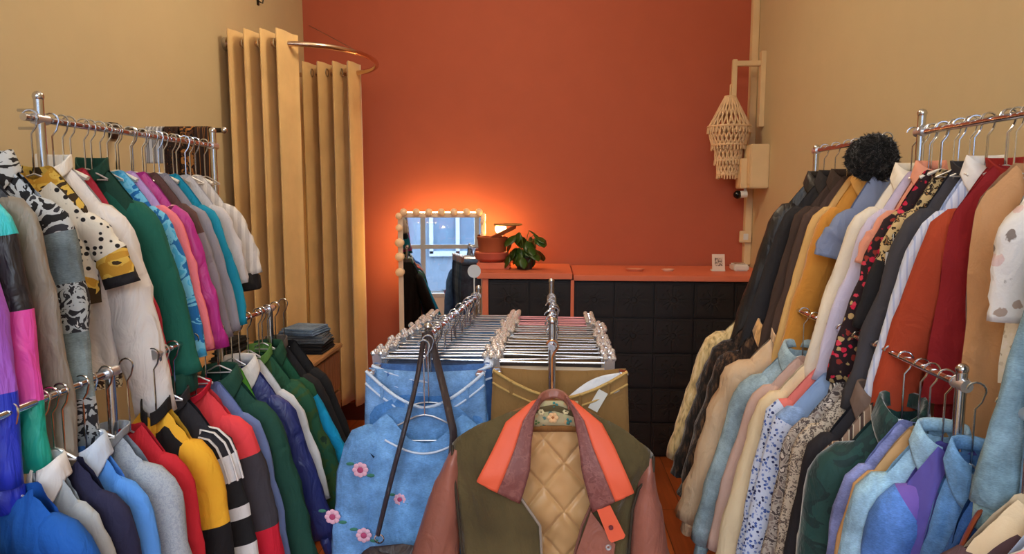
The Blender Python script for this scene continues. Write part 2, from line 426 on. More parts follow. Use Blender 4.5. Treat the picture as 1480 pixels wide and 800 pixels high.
# relief tiles: flower medallion with radiating petals
def tile_panel(xa, xb, ts):
    f = MB(); n = max(1, round((xb-xa)/ts)); tw = (xb-xa)/n
    rows = 5; th = (ctop-.045)/rows
    for i in range(n):
        for j in range(rows):
            cx_, cz_ = xa+tw*(i+.5), th*(j+.5)+.005
            f.box((cx_-ox, CY+.004-oy, cz_), (tw-.010, .014, th-.010))
            f.box((cx_-ox, CY-.006-oy, cz_), (tw-.036, .006, th-.036))
            for k in range(12):
                a = k*PI/6; R = Matrix.Rotation(-a, 3, 'Y')
                rad = .30 if k % 3 else .37
                f.box(Vector((cx_-ox, CY-.012-oy, cz_))+R @ Vector((tw*rad*.62, 0, 0)), (tw*rad*.8, .010, tw*.06), M=R)
            f.tube([(cx_-ox+tw*.1*math.cos(q*PI/6), CY-.012-oy, cz_+tw*.1*math.sin(q*PI/6)) for q in range(12)], .008, 6, closed=True)
    o = f.build('relief_tiles', m_tile, cnt, smooth=False); return o
tile_panel(A.x+.037, Bq.x-.013, .21)
tile_panel(Bq.x+.009, XR-.013, .215)

# things on the counter -------------------------------------------------
def on_counter(px, py, y=None):
    return at(px, py, Z=ctop+.011) if y is None else Vector((at(px, py, Y=y).x, y, ctop+.011))
# wooden riser with bowl, plates
P = on_counter(714, 385, 4.25)
t = thing('wooden_riser', 'low orange wooden riser on the counter beside the mirror', 'riser', P)
MB().box((0, 0, .02), (.2, .16, .04), bev=.004).build('block', m_or, t)
m_pot = mat('terracotta_pot', (176, 88, 52), rough=.7, bump=.2)
t = thing('terracotta_bowl', 'wide reddish clay bowl at the foot of the plant', 'bowl', P+Vector((-.015, 0, .0405)))
MB().lathe([(1e-4, .004), (.07, 0), (.10, .02), (.108, .055), (.100, .062), (.094, .055), (.088, .02), (1e-4, .012)], seg=28).build('basin', mat('glazed_clay', (196, 96, 78), rough=.35, bump=.1), t)
t = thing('clay_planter', 'tan clay box planter stacked on the clay bowl', 'planter', P+Vector((-.01, 0, .104)))
MB().lathe([(1e-4, 0), (.085, 0), (.092, .075), (.096, .08), (.096, .09), (.084, .09), (.08, .02), (1e-4, .02)], seg=24).build('pot', m_pot, t)
t = thing('wicker_tray', 'round woven tray leaning above the clay planter', 'tray', P+Vector((.055, .0, .205)), 0)
t.rotation_euler = (0, math.radians(-26), 0)
MB().lathe([(1e-4, 0), (.09, .0), (.105, .02), (.100, .024), (.086, .008), (1e-4, .008)], seg=26).build('weave', mat('wicker', (176, 96, 60), kind='knit', sc=60, bump=.8), t)
t = thing('wooden_board', 'thin round wooden board lying over the woven tray', 'board', P+Vector((.085, .02, .262)))
MB().lathe([(1e-4, 0), (.085, 0), (.09, .006), (.085, .012), (1e-4, .012)], seg=26).build('disc', mat('light_wood', (190, 140, 80), kind='wood', cols=[(210, 165, 100)]), t)
# small lamp behind
t = thing('table_lamp', 'little glowing lamp hidden behind the wooden board', 'lamp', P+Vector((.03, .17, 0)))
MB().lathe([(1e-4, 0), (.035, 0), (.035, .01), (.008, .02), (.008, .17), (.014, .19), (.014, .2)], seg=18).build('stem', whiteplastic, t)
MB().ball((0, 0, .235), .036, 18).build('bulb', mat('glowing_bulb', (255, 210, 140), bump=0, emis=((255, 208, 120), 34)), t)
# plant
P2 = on_counter(758, 389, 4.2)
pl = thing('potted_plant', 'round-leaved green potted plant on the counter before the terracotta wall', 'plant', P2)
MB().lathe([(1e-4, 0), (.045, 0), (.055, .07), (.058, .075), (.05, .075), (.045, .06), (1e-4, .06)], seg=20).build('pot', mat('dark_pot', (60, 44, 34), bump=.2), pl)
m_leaf = mat('glossy_leaf', (52, 82, 26), rough=.35, bump=.2, bs=60, var=.35, spec=.5)
st = MB(); random.seed(4)
heads = []
for k in range(30):
    a = random.uniform(0, 2*PI); r = random.uniform(.02, .11); z = random.uniform(.07, .23)
    if k == 0: a, r, z = 0, .03, .235
    h = Vector((r*math.cos(a), r*math.sin(a)*.7, z)); heads.append((h, a))
    st.tube(catmull([(0, 0, .06), (h.x*.5, h.y*.5, z*.6+.05), h], 6), .0022, 5)
st.build('stems', mat('green_stem', (90, 110, 50), bump=0), pl)
for h, a in heads:
    R = Matrix.Rotation(a+random.uniform(-.5, .5), 3, 'Z') @ Matrix.Rotation(random.uniform(.2, 1.1), 3, 'Y')
    s = random.uniform(.036, .052)
    def lf(u, v, R=R, s=s, h=h):
        th = (v)*PI; wv = math.sin(th)**.7*s*.85; x = (v-.1)*2*s; y = (u-.5)*2*wv
        return h+R @ Vector((x, y, -.25*y*y/s - .18*x*x/s))
    MB().grid(lf, 5, 7).build('leaf', m_leaf, pl, solid=.0012)
# small dishes, card, device
for k, (px, py, lab, r, hh) in enumerate(((918, 391, 'wide pinkish dish lying on the counter', .058, .014), (965, 392, 'small pale dish lying on the counter near the sign card', .04, .013))):
    p = at(px, py, Y=4.22); p.z = ctop+.001
    t = thing('dish', lab, 'dish', p)
    MB().lathe([(1e-4, 0), (r*.7, 0), (r, hh), (r*.95, hh), (r*.66, .004), (1e-4, .004)], seg=24, sy=.7).build('plate', mat('dish_glaze_%d' % k, ((226, 150, 120), (236, 196, 170))[k], rough=.3, bump=0), t)
p = at(1038, 389, Y=4.25); p.z = ctop+.001
t = thing('card_stand', 'small white sign card standing upright on the counter', 'sign', p)
Rt = Matrix.Rotation(math.radians(-12), 3, 'X')
MB().box((0, .0, .052), (.075, .006, .10), M=Rt).build('card', mat('card_white', (232, 214, 200), bump=0), t, smooth=False)
MB().box((0, -.0045, .056), (.045, .003, .05), M=Rt).build('printed_picture', mat('card_print', (176, 150, 138), kind='blotch', cols=[(225, 205, 190), (120, 100, 95)], sc=60, bump=0), t, smooth=False)
MB().box((0, .012, .004), (.08, .05, .008)).build('base', whiteplastic, t, smooth=False)
p = at(1068, 391, Y=4.3); p.z = ctop+.001
t = thing('card_reader', 'flat white device at the wall end of the counter', 'device', p)
MB().box((.0, 0, .02), (.09, .12, .04), bev=.008).build('housing', whiteplastic, t)
MB().box((.0, -.0, .043), (.06, .07, .006), bev=.002).build('screen', mat('device_screen', (190, 170, 150), rough=.2, bump=0), t)

# ================================================================= RIGHT BACK CORNER: bracket, macrame lamp, box, camera
m_tan = mat('cream_trunking', (226, 196, 150), rough=.6, bump=.05)
tk = MB()
a = at(1080, 0, Y=4.52); zt, zb = 3.1, at(1066, 270, Y=4.5).z
tk.box((XR-.022, YB-.03, (zt+ctop)/2), (.042, .055, zt-ctop-.02), bev=.004)
tag(tk.build('cable_trunking', m_tan), 'narrow cream cable duct running down the right corner', 'cable duct')
br_ = thing('wooden_bracket', 'pale wooden bracket high on the right corner holding the macrame lampshade', 'bracket', (XR, 4.40, 0))
def seg3(x0_, z0_, x1_, z1_, y, w, d=.03):
    a_ = Vector((x0_, y, z0_)); b_ = Vector((x1_, y, z1_)); dd = (b_-a_); ang = math.atan2(dd.z, dd.x)
    return MB().box(((a_+b_)/2), (dd.length, d, w), M=Matrix.Rotation(-ang, 3, 'Y'))
pa = at(1082, 78, Y=4.40); pb = at(1080, 180, Y=4.40); pc = at(1062, 92, Y=4.40); pdn = at(1066, 150, Y=4.40)
bx = XR
MB().box((-.015, 0, (pa.z+pb.z)/2), (.03, .05, pa.z-pb.z+.03), bev=.003).build('wall_plate', m_tan, br_)
MB().box(((pc.x-bx-.03)/2, 0, pc.z), (-(pc.x-bx)-.03, .035, .03), bev=.003).build('arm', m_tan, br_)
MB().box((pc.x-bx, 0, (pc.z+pdn.z)/2+.0), (.028, .03, pc.z-pdn.z+.05), bev=.003).build('drop_post', m_tan, br_)
lz = at(1058, 140, Y=4.40)
lamp = thing('macrame_lampshade', 'cream macrame lampshade in four knotted tiers hanging from the wooden bracket', 'lampshade', (pc.x-.02, 4.40, lz.z))
m_rope = mat('cotton_rope', (226, 192, 150), rough=.95, bump=.8, bs=120)
MB().tube([(0, 0, .0), (0, 0, .07), (.02, 0, .09)], .006, 6).build('hanging_loop', m_rope, lamp)
def tier(r0, z0_, r1, z1_, n):
    f = MB()
    for k in range(n):
        for sgn in (-1, 1):
            pp = []
            for q in range(9):
                u = q/8; th = 2*PI*(k/n)+sgn*u*2*PI/n*1.5
                r = r0+(r1-r0)*u; pp.append((r*math.cos(th)+.0, r*math.sin(th), z0_+(z1_-z0_)*u))
            f.tube(pp, .0058, 5)
    for (r, z) in ((r0, z0_), (r1, z1_)):
        f.tube([(r*math.cos(q*PI/12), r*math.sin(q*PI/12), z) for q in range(24)], .0075, 6, closed=True)
    return f
tier(.03, .0, .122, -.18, 22).build('crown_tier', m_rope, lamp)
tier(.127, -.18, .10, -.29, 26).build('wide_tier', m_rope, lamp)
tier(.084, -.28, .076, -.385, 20).build('middle_tier', m_rope, lamp)
tier(.068, -.38, .062, -.47, 18).build('bottom_tier', m_rope, lamp)
for (r, za, zb_, n) in ((.126, -.18, -.215, 34), (.10, -.28, -.315, 30), (.08, -.38, -.405, 26), (.063, -.46, -.49, 24)):
    f = MB()
    for k in range(n):
        th = 2*PI*k/n; f.tube([(r*math.cos(th), r*math.sin(th), za), (r*1.03*math.cos(th), r*1.03*math.sin(th), zb_-.01*random.random())], .005, 5)
    o = f.build('fringe', m_rope, lamp); o['kind'] = 'stuff'
pa = at(1062, 212, Y=4.40); pb = at(1096, 272, Y=4.25)
t = thing('junction_box', 'cream electrical box on the right wall below the macrame lampshade', 'box', (XR, 4.32, pb.z))
hb = at(1096, 208, Y=4.25).z-pb.z
MB().box((-.055, 0, hb/2), (.11, .17, hb), bev=.006).build('housing', m_tan, t)
MB().box((-.13, .03, .09), (.04, .12, .18), bev=.005).build('side_module', m_tan, t)
MB().box((-.112, -.0, hb/2), (.004, .13, hb-.05), bev=.001).build('cover', m_tan, t)
p = at(1066, 281, Y=4.33)
t = thing('security_camera', 'small black round camera under the cream box', 'camera', p)
MB().ball((0, 0, 0), .026, 18).build('lens', mat('black_glass', (12, 12, 14), rough=.1, bump=0), t)
MB().cyl((.015, 0, .0), (.055, 0, .004), .022).build('housing', whiteplastic, t)
MB().cyl((.045, 0, .0), (.045, 0, pb.z-p.z), .008).build('mount', whiteplastic, t)
p = at(1071, 342, Y=4.52)
t = thing('light_switch', 'small cream switch on the duct in the right corner', 'switch', (XR-.043, YB-.06, p.z))
MB().box((0, -.008, 0), (.075, .022, .075), bev=.004).build('plate', m_tan, t)
MB().box((0, -.021, 0), (.03, .006, .04), bev=.002).build('rocker', whiteplastic, t)
p = at(377, 2, X=XL+.02)
t = thing('wall_hook', 'tiny dark hook high on the left wall', 'hook', (XL, p.y, p.z))
MB().box((.004, 0, 0), (.008, .02, .04), bev=.001).build('plate', blackplastic, t)
MB().tube([(.008, 0, 0), (.03, 0, -.01), (.035, 0, .015)], .004, 6).build('hook', blackplastic, t)

# ================================================================= DRESSER
dz = .82
dr = thing('dresser', 'brown wooden chest of drawers before the beige curtains', 'dresser', (-1.32, 3.02, 0))
m_dw = mat('brown_wood', (150, 98, 60), kind='wood', ax='z', sc=3, cols=[(176, 120, 76)], rough=.45, bump=.1)
MB().box((0, 0, dz/2-.012), (.56, .52, dz-.024), bev=.003).build('body', m_dw, dr)
MB().box((.005, 0, dz-.011), (.60, .55, .022), bev=.004).build('top', mat('light_brown_edge', (196, 146, 96), kind='wood', ax='y', sc=3, cols=[(214, 164, 110)], rough=.4, bump=.1), dr)
for k in range(4):
    d = MB().box((.288, 0, dz-.125-k*.195), (.018, .50, .182), bev=.003).build('drawer', m_dw, dr)
    MB().cyl((.297, 0, dz-.125-k*.195), (.318, 0, dz-.125-k*.195), .013).build('knob', chrome2, d)
def folded(name, label, loc, w, d, h, m, rz=0, g=None):
    t = thing(name, label, 'folded clothes', loc, rz, g)
    f = MB(); n = 3
    for k in range(n):
        z = h*(k+.5)/n
        pts_ = [(-w/2+.0, 0, z), (w/2, 0, z)]
        f.box((random.uniform(-.006, .006), random.uniform(-.006, .006), z), (w-.01*k, d-.008*k, h/n-.001), bev=h/n*.42)
    o = f.build('cloth_stack', m, t); return t
random.seed(3)
folded('folded_shirt', 'tan folded garment lying on the wooden chest of drawers', (-1.22, 2.90, dz+.0005), .24, .20, .05, cloth((176, 146, 112)))
folded('folded_jeans', 'black folded garment at the bottom of the pile by the curtain', (-1.13, 3.12, dz+.0005), .22, .2, .045, cloth((36, 34, 38)))
folded('folded_jeans', 'grey folded jeans in the middle of the pile by the curtain', (-1.13, 3.12, dz+.047), .2, .19, .035, denim((96, 104, 116)), .1)
folded('folded_jeans', 'blue-grey folded jeans topmost on the pile by the curtain', (-1.14, 3.12, dz+.084), .18, .18, .03, denim((116, 140, 170)), -.15)
folded('folded_sweater', 'black folded sweater at the near corner of the chest of drawers', (-1.40, 2.92, dz+.0005), .1, .22, .09, cloth((30, 30, 34)))

# ================================================================= GARMENT RACKS
def rack(label, X, z, y0, y1, posts, tw=.42, r=.0085, xoff=0, x1=None, ptop=.05, name='clothes_rack', foot=True):
    """rail along y at height z; posts = y positions; origin at floor below near post"""
    t = thing(name, label, 'clothes rack', (X, posts[0], 0))
    x1 = X if x1 is None else x1
    MB().tube([(0, y0-posts[0], z), (x1-X, y1-posts[0], z)], r, 12).build('rail', chrome, t)
    for i, py in enumerate(posts):
        u = (py-y0)/(y1-y0); px_ = (x1-X)*u; yy = py-posts[0]
        p = MB(); p.cyl((px_, yy, .06), (px_, yy, z+ptop), .0105, 14); p.ball((px_, yy, z+ptop), .0125, 12)
        po = p.build('post', chrome, t)
        if foot:
            MB().box((px_, yy, .07), (tw, .028, .028), bev=.004).build('foot', chrome, t)
            for s in (-1, 1):
                c = MB(); c.cyl((px_+s*(tw/2-.02)-.01, yy, .026), (px_+s*(tw/2-.02)+.01, yy, .026), .0255, 14)
                c.cyl((px_+s*(tw/2-.02), yy, .03), (px_+s*(tw/2-.02), yy, .06), .006)
                c.build('caster', blackplastic, t)
        MB().tube([(px_, yy-.02, z), (px_, yy+.02, z)], r+.004, 12).build('collar', chrome2, t)
    return t

ULX, ULZ = -1.15, 1.705
LLX, LLZ = -.96, 1.15
URX, URZ = 1.0, 1.705
LRX, LRZ = .81, 1.165
ul = rack('tall chrome rack along the left wall carrying the upper row of jackets', ULX, ULZ, 1.480, 2.36, [1.53, 2.34], tw=.18)
MB().tube([(0, 0, ULZ-.02), (-.05, -.0, ULZ-.02)], .004, 6).build('price_pin', chrome, ul)
MB().tube([(0, 0, ULZ+.02), (-.05, -.0, ULZ+.02)], .004, 6).build('price_pin', chrome, ul)
rack('chrome rack at the left picture edge carrying the colour-blocked windbreakers', ULX, ULZ, .70, 1.40, [.74, 1.36], tw=.18, ptop=-.012)
rack('low chrome rack at the bottom left corner with the blue sweatshirts', LLX, LLZ, .70, 1.45, [.74, 1.43], tw=.19, ptop=.0)
rack('low chrome rack on the left with the red jersey and the green jackets', LLX, LLZ, 1.60, 2.34, [1.615, 2.30], tw=.19, ptop=.0)
rack('tall chrome rack on the right carrying the rust sweater and tan vest', URX, URZ, 1.94, .62, [1.96, .70], tw=.18)
rack('tall chrome rack at the far right with the black leather jackets', URX, URZ, 2.72, 2.24, [2.70, 2.28], tw=.18, ptop=.01)
rack('low chrome rack at the lower right corner by the picture edge', LRX, LRZ, 1.20, .60, [1.17, .66], tw=.18, ptop=-.01)
rack('low chrome rack on the right from the fur coats to the thin post among denim', LRX, LRZ, 2.80, 1.36, [2.76, 1.375], tw=.18, ptop=.03)

# ---------------------------------------------------------------- coat hangers
def hanger_meshes():
    r = .0125
    hk = [(.0, 0, -.095), (0, 0, -.03), (.012, 0, -.016)]
    for q in range(0, 9):
        a = -.5+q*(PI+.6)/8
        hk.append((.0155*math.cos(a), 0, .0155*math.sin(a)+.001))
    return MB().tube(hk, .0019, 6)
def hanger(kind, X, Y, z, yaw, label, grp, w=.165, drop=.075, m2=None, low=0):
    t = thing('coat_hanger', label, 'hanger', (X, Y, z), yaw, grp)
    o = MB(); hk = []
    hk = [(.0, 0, -.105-low), (0, 0, -.035), (.010, 0, -.020)]
    for q in range(9):
        a = -.55+q*(PI+.45)/8
        hk.append((.0158*math.cos(a), 0, .0158*math.sin(a)+.0012))
    MB().tube(hk, .0021, 6).build('hook', chrome, t)
    s = MB()
    D0 = -.105-low
    pts = catmull([(-w, 0, D0-drop), (-w*.5, 0, D0-drop*.45), (0, 0, D0), (w*.5, 0, D0-drop*.45), (w, 0, D0-drop)], 15)
    if kind == 'wire':
        s.tube(pts, .0024, 6); s.tube([(-w, 0, D0-drop), (w, 0, D0-.002-drop)], .0022, 6)
    else:
        s.tube(pts, [.006+.004*abs(k-7)/7 for k in range(15)], 8, flat=.6); s.tube([(-w, 0, D0-drop), (w, 0, D0-.002-drop)], .003, 6)
    s.build('shoulder_bar', m2 or chrome2, t)
    return t

# ---------------------------------------------------------------- clothes
def resolve(bands):
    """[(end, material), ...] -> materials, chooser"""
    ms = [m for _, m in bands]; ends = [e for e, _ in bands]
    def ch(v):
        for i, e in enumerate(ends):
            if v <= e: return i
        return len(ends)-1
    return ms, ch

gcount = [0]
def garment(name, cat, label, X, Y, rz_, m, group=None, yaw=0, sw=.155, drop=.085, L=.5, SL=.48, splay=.07, T=.022,
            hw=None, sm=None, body=None, sleeve=None, neck=.34, nd=.05, vneck=False, collar=None, cuff=None, cuffs=None, hem=None, hood=None,
            puff=0, rough_=0, sr=(.062, .043), side=1, placket=None, slb=1.0, buttons=None, pocket=None, nz0=-.10, cw=None, hanger_kind='wire', sidewall=.02, stripes=None, frill=0, curve=0):
    nd *= min(1, sw/.15); gcount[0] += 1; sd_ = gcount[0]*3.71
    rnd = random.Random(gcount[0])
    t = thing(name, label, cat, (X, Y, rz_), yaw, group)
    hanger(hanger_kind, X, Y, rz_, yaw, ('wire' if hanger_kind == 'wire' else 'plastic')+' hanger inside the '+' '.join(label.split()[:9]), None, w=sw*.90, drop=drop*.84, low=-nz0-.082, m2=None if hanger_kind == 'wire' else whiteplastic)
    hw = hw or sw*1.08; cw = cw or sw*1.04
    ph = rnd.uniform(0, 6.28); NU, NV = 25, 20
    def ztop(s, front):
        a = abs(s)
        z = nz0 - drop*max(0, a-neck*.8)**1.12/(1-neck*.8)**1.12 - (.018*max(0, (a-.88)/.12)**2)
        if front and a < neck:
            z -= nd*((1-a/neck) if vneck else (1-(a/neck)**2))
        elif a < neck: z -= .008*(1-(a/neck)**2)
        return z
    def P(s, v, front):
        wv = lerp(v, [(0, sw), (.16, cw), (.5, (cw+hw)/2*.98), (1, hw)])
        x = s*wv
        zt_ = ztop(s, front); zb_ = nz0-L - .010*nz(s*2, sd_, 1) + (curve*(s*s-.5) if curve else 0)
        z = zt_+(zb_-zt_)*v
        prof = max(0, 1-abs(s)**3.2)**.5
        tt = T*(.30+.70*min(1, v*4.5)**.6)*prof*(1+.10*math.sin(v*3))
        if puff: tt *= .55+.7*abs(math.sin(v*PI*puff))**.6
        y = -tt if front else tt
        fold = (.25+v)*.55*T*(nz(s*3.4+sd_, v*.9, 2+front*5) + .5*math.sin(s*9+ph+nz(s, v*2, sd_)*2)*v)
        wr = .30*T*nz(s*8+sd_, v*10, 7+front*3)
        y += (fold+wr)*prof
        x += .006*nz(v*4, sd_, front*2.0)*(abs(s))
        if rough_: 
            y += rough_*nz(s*17, v*26, sd_)*prof; x += rough_*.8*nz(s*11, v*23, sd_+5)*abs(s)
        return Vector((x, y, z))
    bb = body or [(1, m)]
    bm_, bch = resolve(bb)
    g = MB()
    g.grid(lambda u, v: P(u*2-1, v, 1), NU, NV, mfn=lambda u, v: bch(v))
    o0 = len(g.v)
    g.grid(lambda u, v: P(1-u*2, v, 0), NU, NV, mfn=lambda u, v: bch(v))
    g.build('body', bm_, t, sharp=0)
    # sleeves
    if SL > 0:
        sm = sm or m
        smt, sch = resolve(sleeve or [(1, sm)])
        for q in (-1, 1):
            sp_ = splay if q == side else min(splay, sidewall)
            zs = nz0-drop
            end = Vector((q*(sw+.012+sp_), -.012*rnd.random(), zs-SL))
            path = catmull([(q*(sw-.075), 0, zs+.012-.5*drop+.01), (q*(sw-.012), 0, zs-.035), (q*(sw+.010+sp_*.25), rnd.uniform(-.008, .008), zs-.30*SL-.03), (q*(sw+.012+sp_*.65), rnd.uniform(-.012, .008), zs-.68*SL), end], 20)
            g = MB(); vs = []; SEG = 14; K = len(path)
            for i, p in enumerate(path):
                u = i/(K-1)
                tg = (path[min(i+1, K-1)]-path[max(i-1, 0)]).normalized()
                a = tg.cross(Vector((0, 1, 0))).normalized()
                ra = lerp(u, [(0, .020), (.10, sr[0]*.8), (.25, sr[0]), (1, sr[1])])
                if puff: ra *= .80+.30*abs(math.sin(u*PI*puff))**.5
                rb = T*lerp(u, [(0, .30), (.15, .8), (.3, 1.0), (1, .85)])*slb
                for k in range(SEG):
                    th = 2*PI*k/SEG
                    f = 1+.20*nz(u*7+sd_, k*.45*q, q*3.0)+.08*nz(u*18, k*.9, sd_)
                    if frill and u > .8: f *= 1+frill*math.sin(th*5)*(u-.8)*5
                    v_ = p+a*math.cos(th)*ra*f+Vector((0, 1, 0))*math.sin(th)*rb*f
                    if rough_: v_ += Vector((nz(v_.x*60, v_.z*60, sd_), nz(v_.x*60+9, v_.z*60, sd_), nz(v_.x*60, v_.z*60, 4)))*rough_
                    vs.append(v_)
            fs = []; ms = []
            for i in range(K-1):
                for k in range(SEG):
                    fs.append((i*SEG+k, i*SEG+(k+1) % SEG, (i+1)*SEG+(k+1) % SEG, (i+1)*SEG+k)); ms.append(sch((i+.5)/(K-1)))
            fs.append(tuple((K-1)*SEG+k for k in range(SEG))); ms.append(ms[-1])
            g.add(vs, fs, ms); so = g.build('sleeve', smt, t, sharp=0)
            if cuff and q == side:
                d = (path[-1]-path[-3]).normalized()
                c = MB(); c.tube([path[-1]-d*.004, path[-1]+d*.006, path[-1]+d*.045, path[-1]+d*.05], [sr[1]*.75, sr[1]*.95, sr[1]*.85, sr[1]*.7], 14, flat=.55)
                c.build('cuff', cuff, so)
            if stripes and q == side:
                for k in range(3):
                    st_ = MB(); pp = []
                    for i in range(2, 9):
                        p = path[i]; tg = (path[i+1]-path[i-1]).normalized(); a = tg.cross(Vector((0, 1, 0))).normalized()
                        if a.x*q < 0: a = -a
                        u = i/19; ra = lerp(u, [(0, .020), (.10, sr[0]*.8), (.25, sr[0]), (1, sr[1])])*1.02
                        rb = T*lerp(u, [(0, .30), (.15, .8), (.3, 1.0), (1, .85)])
                        th = math.radians((-62, -34, -6)[k]); pp.append(p+a*math.cos(th)*ra*1.06+Vector((0, math.sin(th)*rb*1.1, 0)))
                    st_.tube(pp, .0042, 6, flat=.6); st_.build('shoulder_stripe', stripes, so)
    if collar is not None:
        ctype, cmat = collar; g = MB(); a_, b_ = neck*sw*1.02, T*.95+.006
        hgt = {'stand': .032, 'fold': .022, 'rib': .020, 'lapel': .03}[ctype]
        gap = {'stand': .12, 'fold': .16, 'rib': 0.0, 'lapel': .3}[ctype]
        n = 30
        def cf(u, v):
            th = -PI/2+gap+(2*PI-2*gap)*u      # th=-90deg is the front
            c_, s_ = math.cos(th), math.sin(th)
            front = max(0, -s_)
            zb_ = nz0-.004-nd*.92*front**1.5
            if ctype in ('stand', 'rib'):
                r_ = 1+.10*v if ctype == 'rib' else 1-.05*v
                return Vector((a_*c_*r_, b_*s_*r_, zb_+hgt*v-.003))
            # folded collar: up then over
            pr = [(0, 0), (.05, hgt), (.16, hgt+.003), (.42, -.012-.03*front), (.48, -.02-.045*front)]
            i_ = v*4; k_ = min(int(i_), 3); w_ = i_-k_
            ro = pr[k_][0]+(pr[k_+1][0]-pr[k_][0])*w_; zo = pr[k_][1]+(pr[k_+1][1]-pr[k_][1])*w_
            return Vector((a_*c_*(1+ro*1.0), b_*s_*(1+ro*1.4)-.002*front, zb_+zo))
        g.grid(cf, n, 9); g.build('collar', cmat, t, solid=.003, sharp=0)
    if hood is not None:
        g = MB()
        def hf(u, v):
            th = PI*u; r = .085*math.sin(PI*min(.999, v*.9+.1))**.5+.01
            return Vector((r*math.cos(th)*1.1, T*.6+r*math.sin(th)*.45, nz0+.02-.17*v))
        g.grid(hf, 15, 10); g.build('hood', hood, t, solid=.004, sharp=0)
    if cuffs or hem:
        hm = hem or cuffs
        g = MB()
        def he(u, v):
            th = 2*PI*u; p = P(math.cos(th)*.999, 1, 1 if math.sin(th) < 0 else 0)
            return Vector((math.cos(th)*hw*.99, math.sin(th)*T*.9, nz0-L+.01-.045*v))
        g.grid(he, 33, 3); g.build('hem_band', hm, t, sharp=0)
    if placket:
        g = MB()
        for k in range(1): 
            pp = [P(0, v/16+.0, 1)+Vector((0, -.003, 0)) for v in range(0, 17)]
            g.tube(pp, placket[1], 6, flat=.25)
        po = g.build('placket', placket[0], t)
        if buttons:
            for k in range(6):
                p = P(0, .06+k*.16, 1); MB().cyl((p.x, p.y-.004, p.z), (p.x, p.y-.009, p.z), .006, 10).build('button', buttons, po)
    if pocket:
        for q in (-1, 1):
            c = [P(q*.5+dx, .30+dv, 1)+Vector((0, -.0035, 0)) for dv in (0, .22) for dx in (-.2, .2)]
            g = MB().grid(lambda u, v: P(q*.5-.2+.4*u, .28+.2*v, 1)+Vector((0, -.004, 0)), 6, 5)
            g.build('pocket', pocket, t, solid=.002, sharp=0)
    t['gx'] = 0; del t['gx']
    return t

AY = math.radians(10)
def UL(Y, name, cat, label, m, **k):
    k['sw'] = k.get('sw', .155)*(.70 if Y > 1.45 else .80); k['splay'] = (.068 if k.get('SL', .4) > .3 else .045) if Y > 1.45 else .035; a_ = k.get('sr', (.056, .043)); k['sr'] = (a_[0]*.85, a_[1]*.85); k.setdefault('drop', .108 if Y > 1.45 else .09)
    if Y < 1.45: k['yaw'] = 0.0
    k.setdefault('yaw', AY); k.setdefault('side', 1); return garment(name, cat, label, ULX, Y, ULZ, m, **k)
def LL(Y, name, cat, label, m, **k):
    f = lerp(Y, [(1.0, .52), (1.5, .56), (1.75, .70), (1.9, .66), (2.2, .58)])
    k['sw'] = k.get('sw', .165)*f; k['splay'] = k.get('splay', .06)*lerp(Y, [(1.2, .6), (1.5, 1.1), (1.7, 1.4), (1.9, 1.5), (2.05, 1.5)]); k['drop'] = lerp(Y, [(1.1, .085), (1.5, .10), (2.0, .125)]); a_ = k.get('sr', (.06, .046)); k['sr'] = (a_[0]*.85, a_[1]*.85)
    k['yaw'] = math.radians(lerp(Y, [(1.0, -5), (1.3, 0), (1.55, 5), (2.2, 9)])); k.setdefault('side', 1); k.setdefault('nz0', -.13); return garment(name, cat, label, LLX, Y*1.116, LLZ, m, **k)
def UR(Y, name, cat, label, m, **k):
    k['sw'] = k.get('sw', .155)*lerp(Y, [(1.5, 1), (1.55, .62), (2.2, .62), (2.6, .78)]); k['splay'] = k.get('splay', .07) if Y < 1.5 else (.105+.03*(Y > 2.45))*min(1, k.get('SL', .48)/.45); k.setdefault('drop', .12 if Y > 1.5 else .085); k['sr'] = (k.get('sr', (.056, .043))[0]*.88, k.get('sr', (.056, .043))[1]*.92) if Y > 1.5 else k.get('sr', (.05, .043))
    k.setdefault('yaw', -AY); k.setdefault('side', -1); return garment(name, cat, label, URX, Y, URZ, m, **k)
def LR(Y, name, cat, label, m, **k):
    f = lerp(Y, [(1.0, .66), (1.7, .64), (2.0, .74), (2.3, .78)])
    k['sw'] = k.get('sw', .17)*f; k['splay'] = k.get('splay', .07)*lerp(Y, [(1.35, .6), (1.6, .9), (2.1, 1.1)]); a_ = k.get('sr', (.058, .045)); k['sr'] = (a_[0]*lerp(Y, [(1.6, .8), (2.2, .95)]), a_[1]*.9); k.setdefault('nz0', lerp(Y, [(1.4, -.12), (2.3, -.115), (2.7, -.070)]))
    k.setdefault('yaw', -AY); k.setdefault('side', -1); k.setdefault('sw', .17); k.setdefault('drop', .12); return garment(name, cat, label, LRX, Y, LRZ, m, **k)

# colours
BLK = cloth((30, 29, 33)); WHT = cloth((226, 224, 226)); CRM = cloth((228, 212, 186))

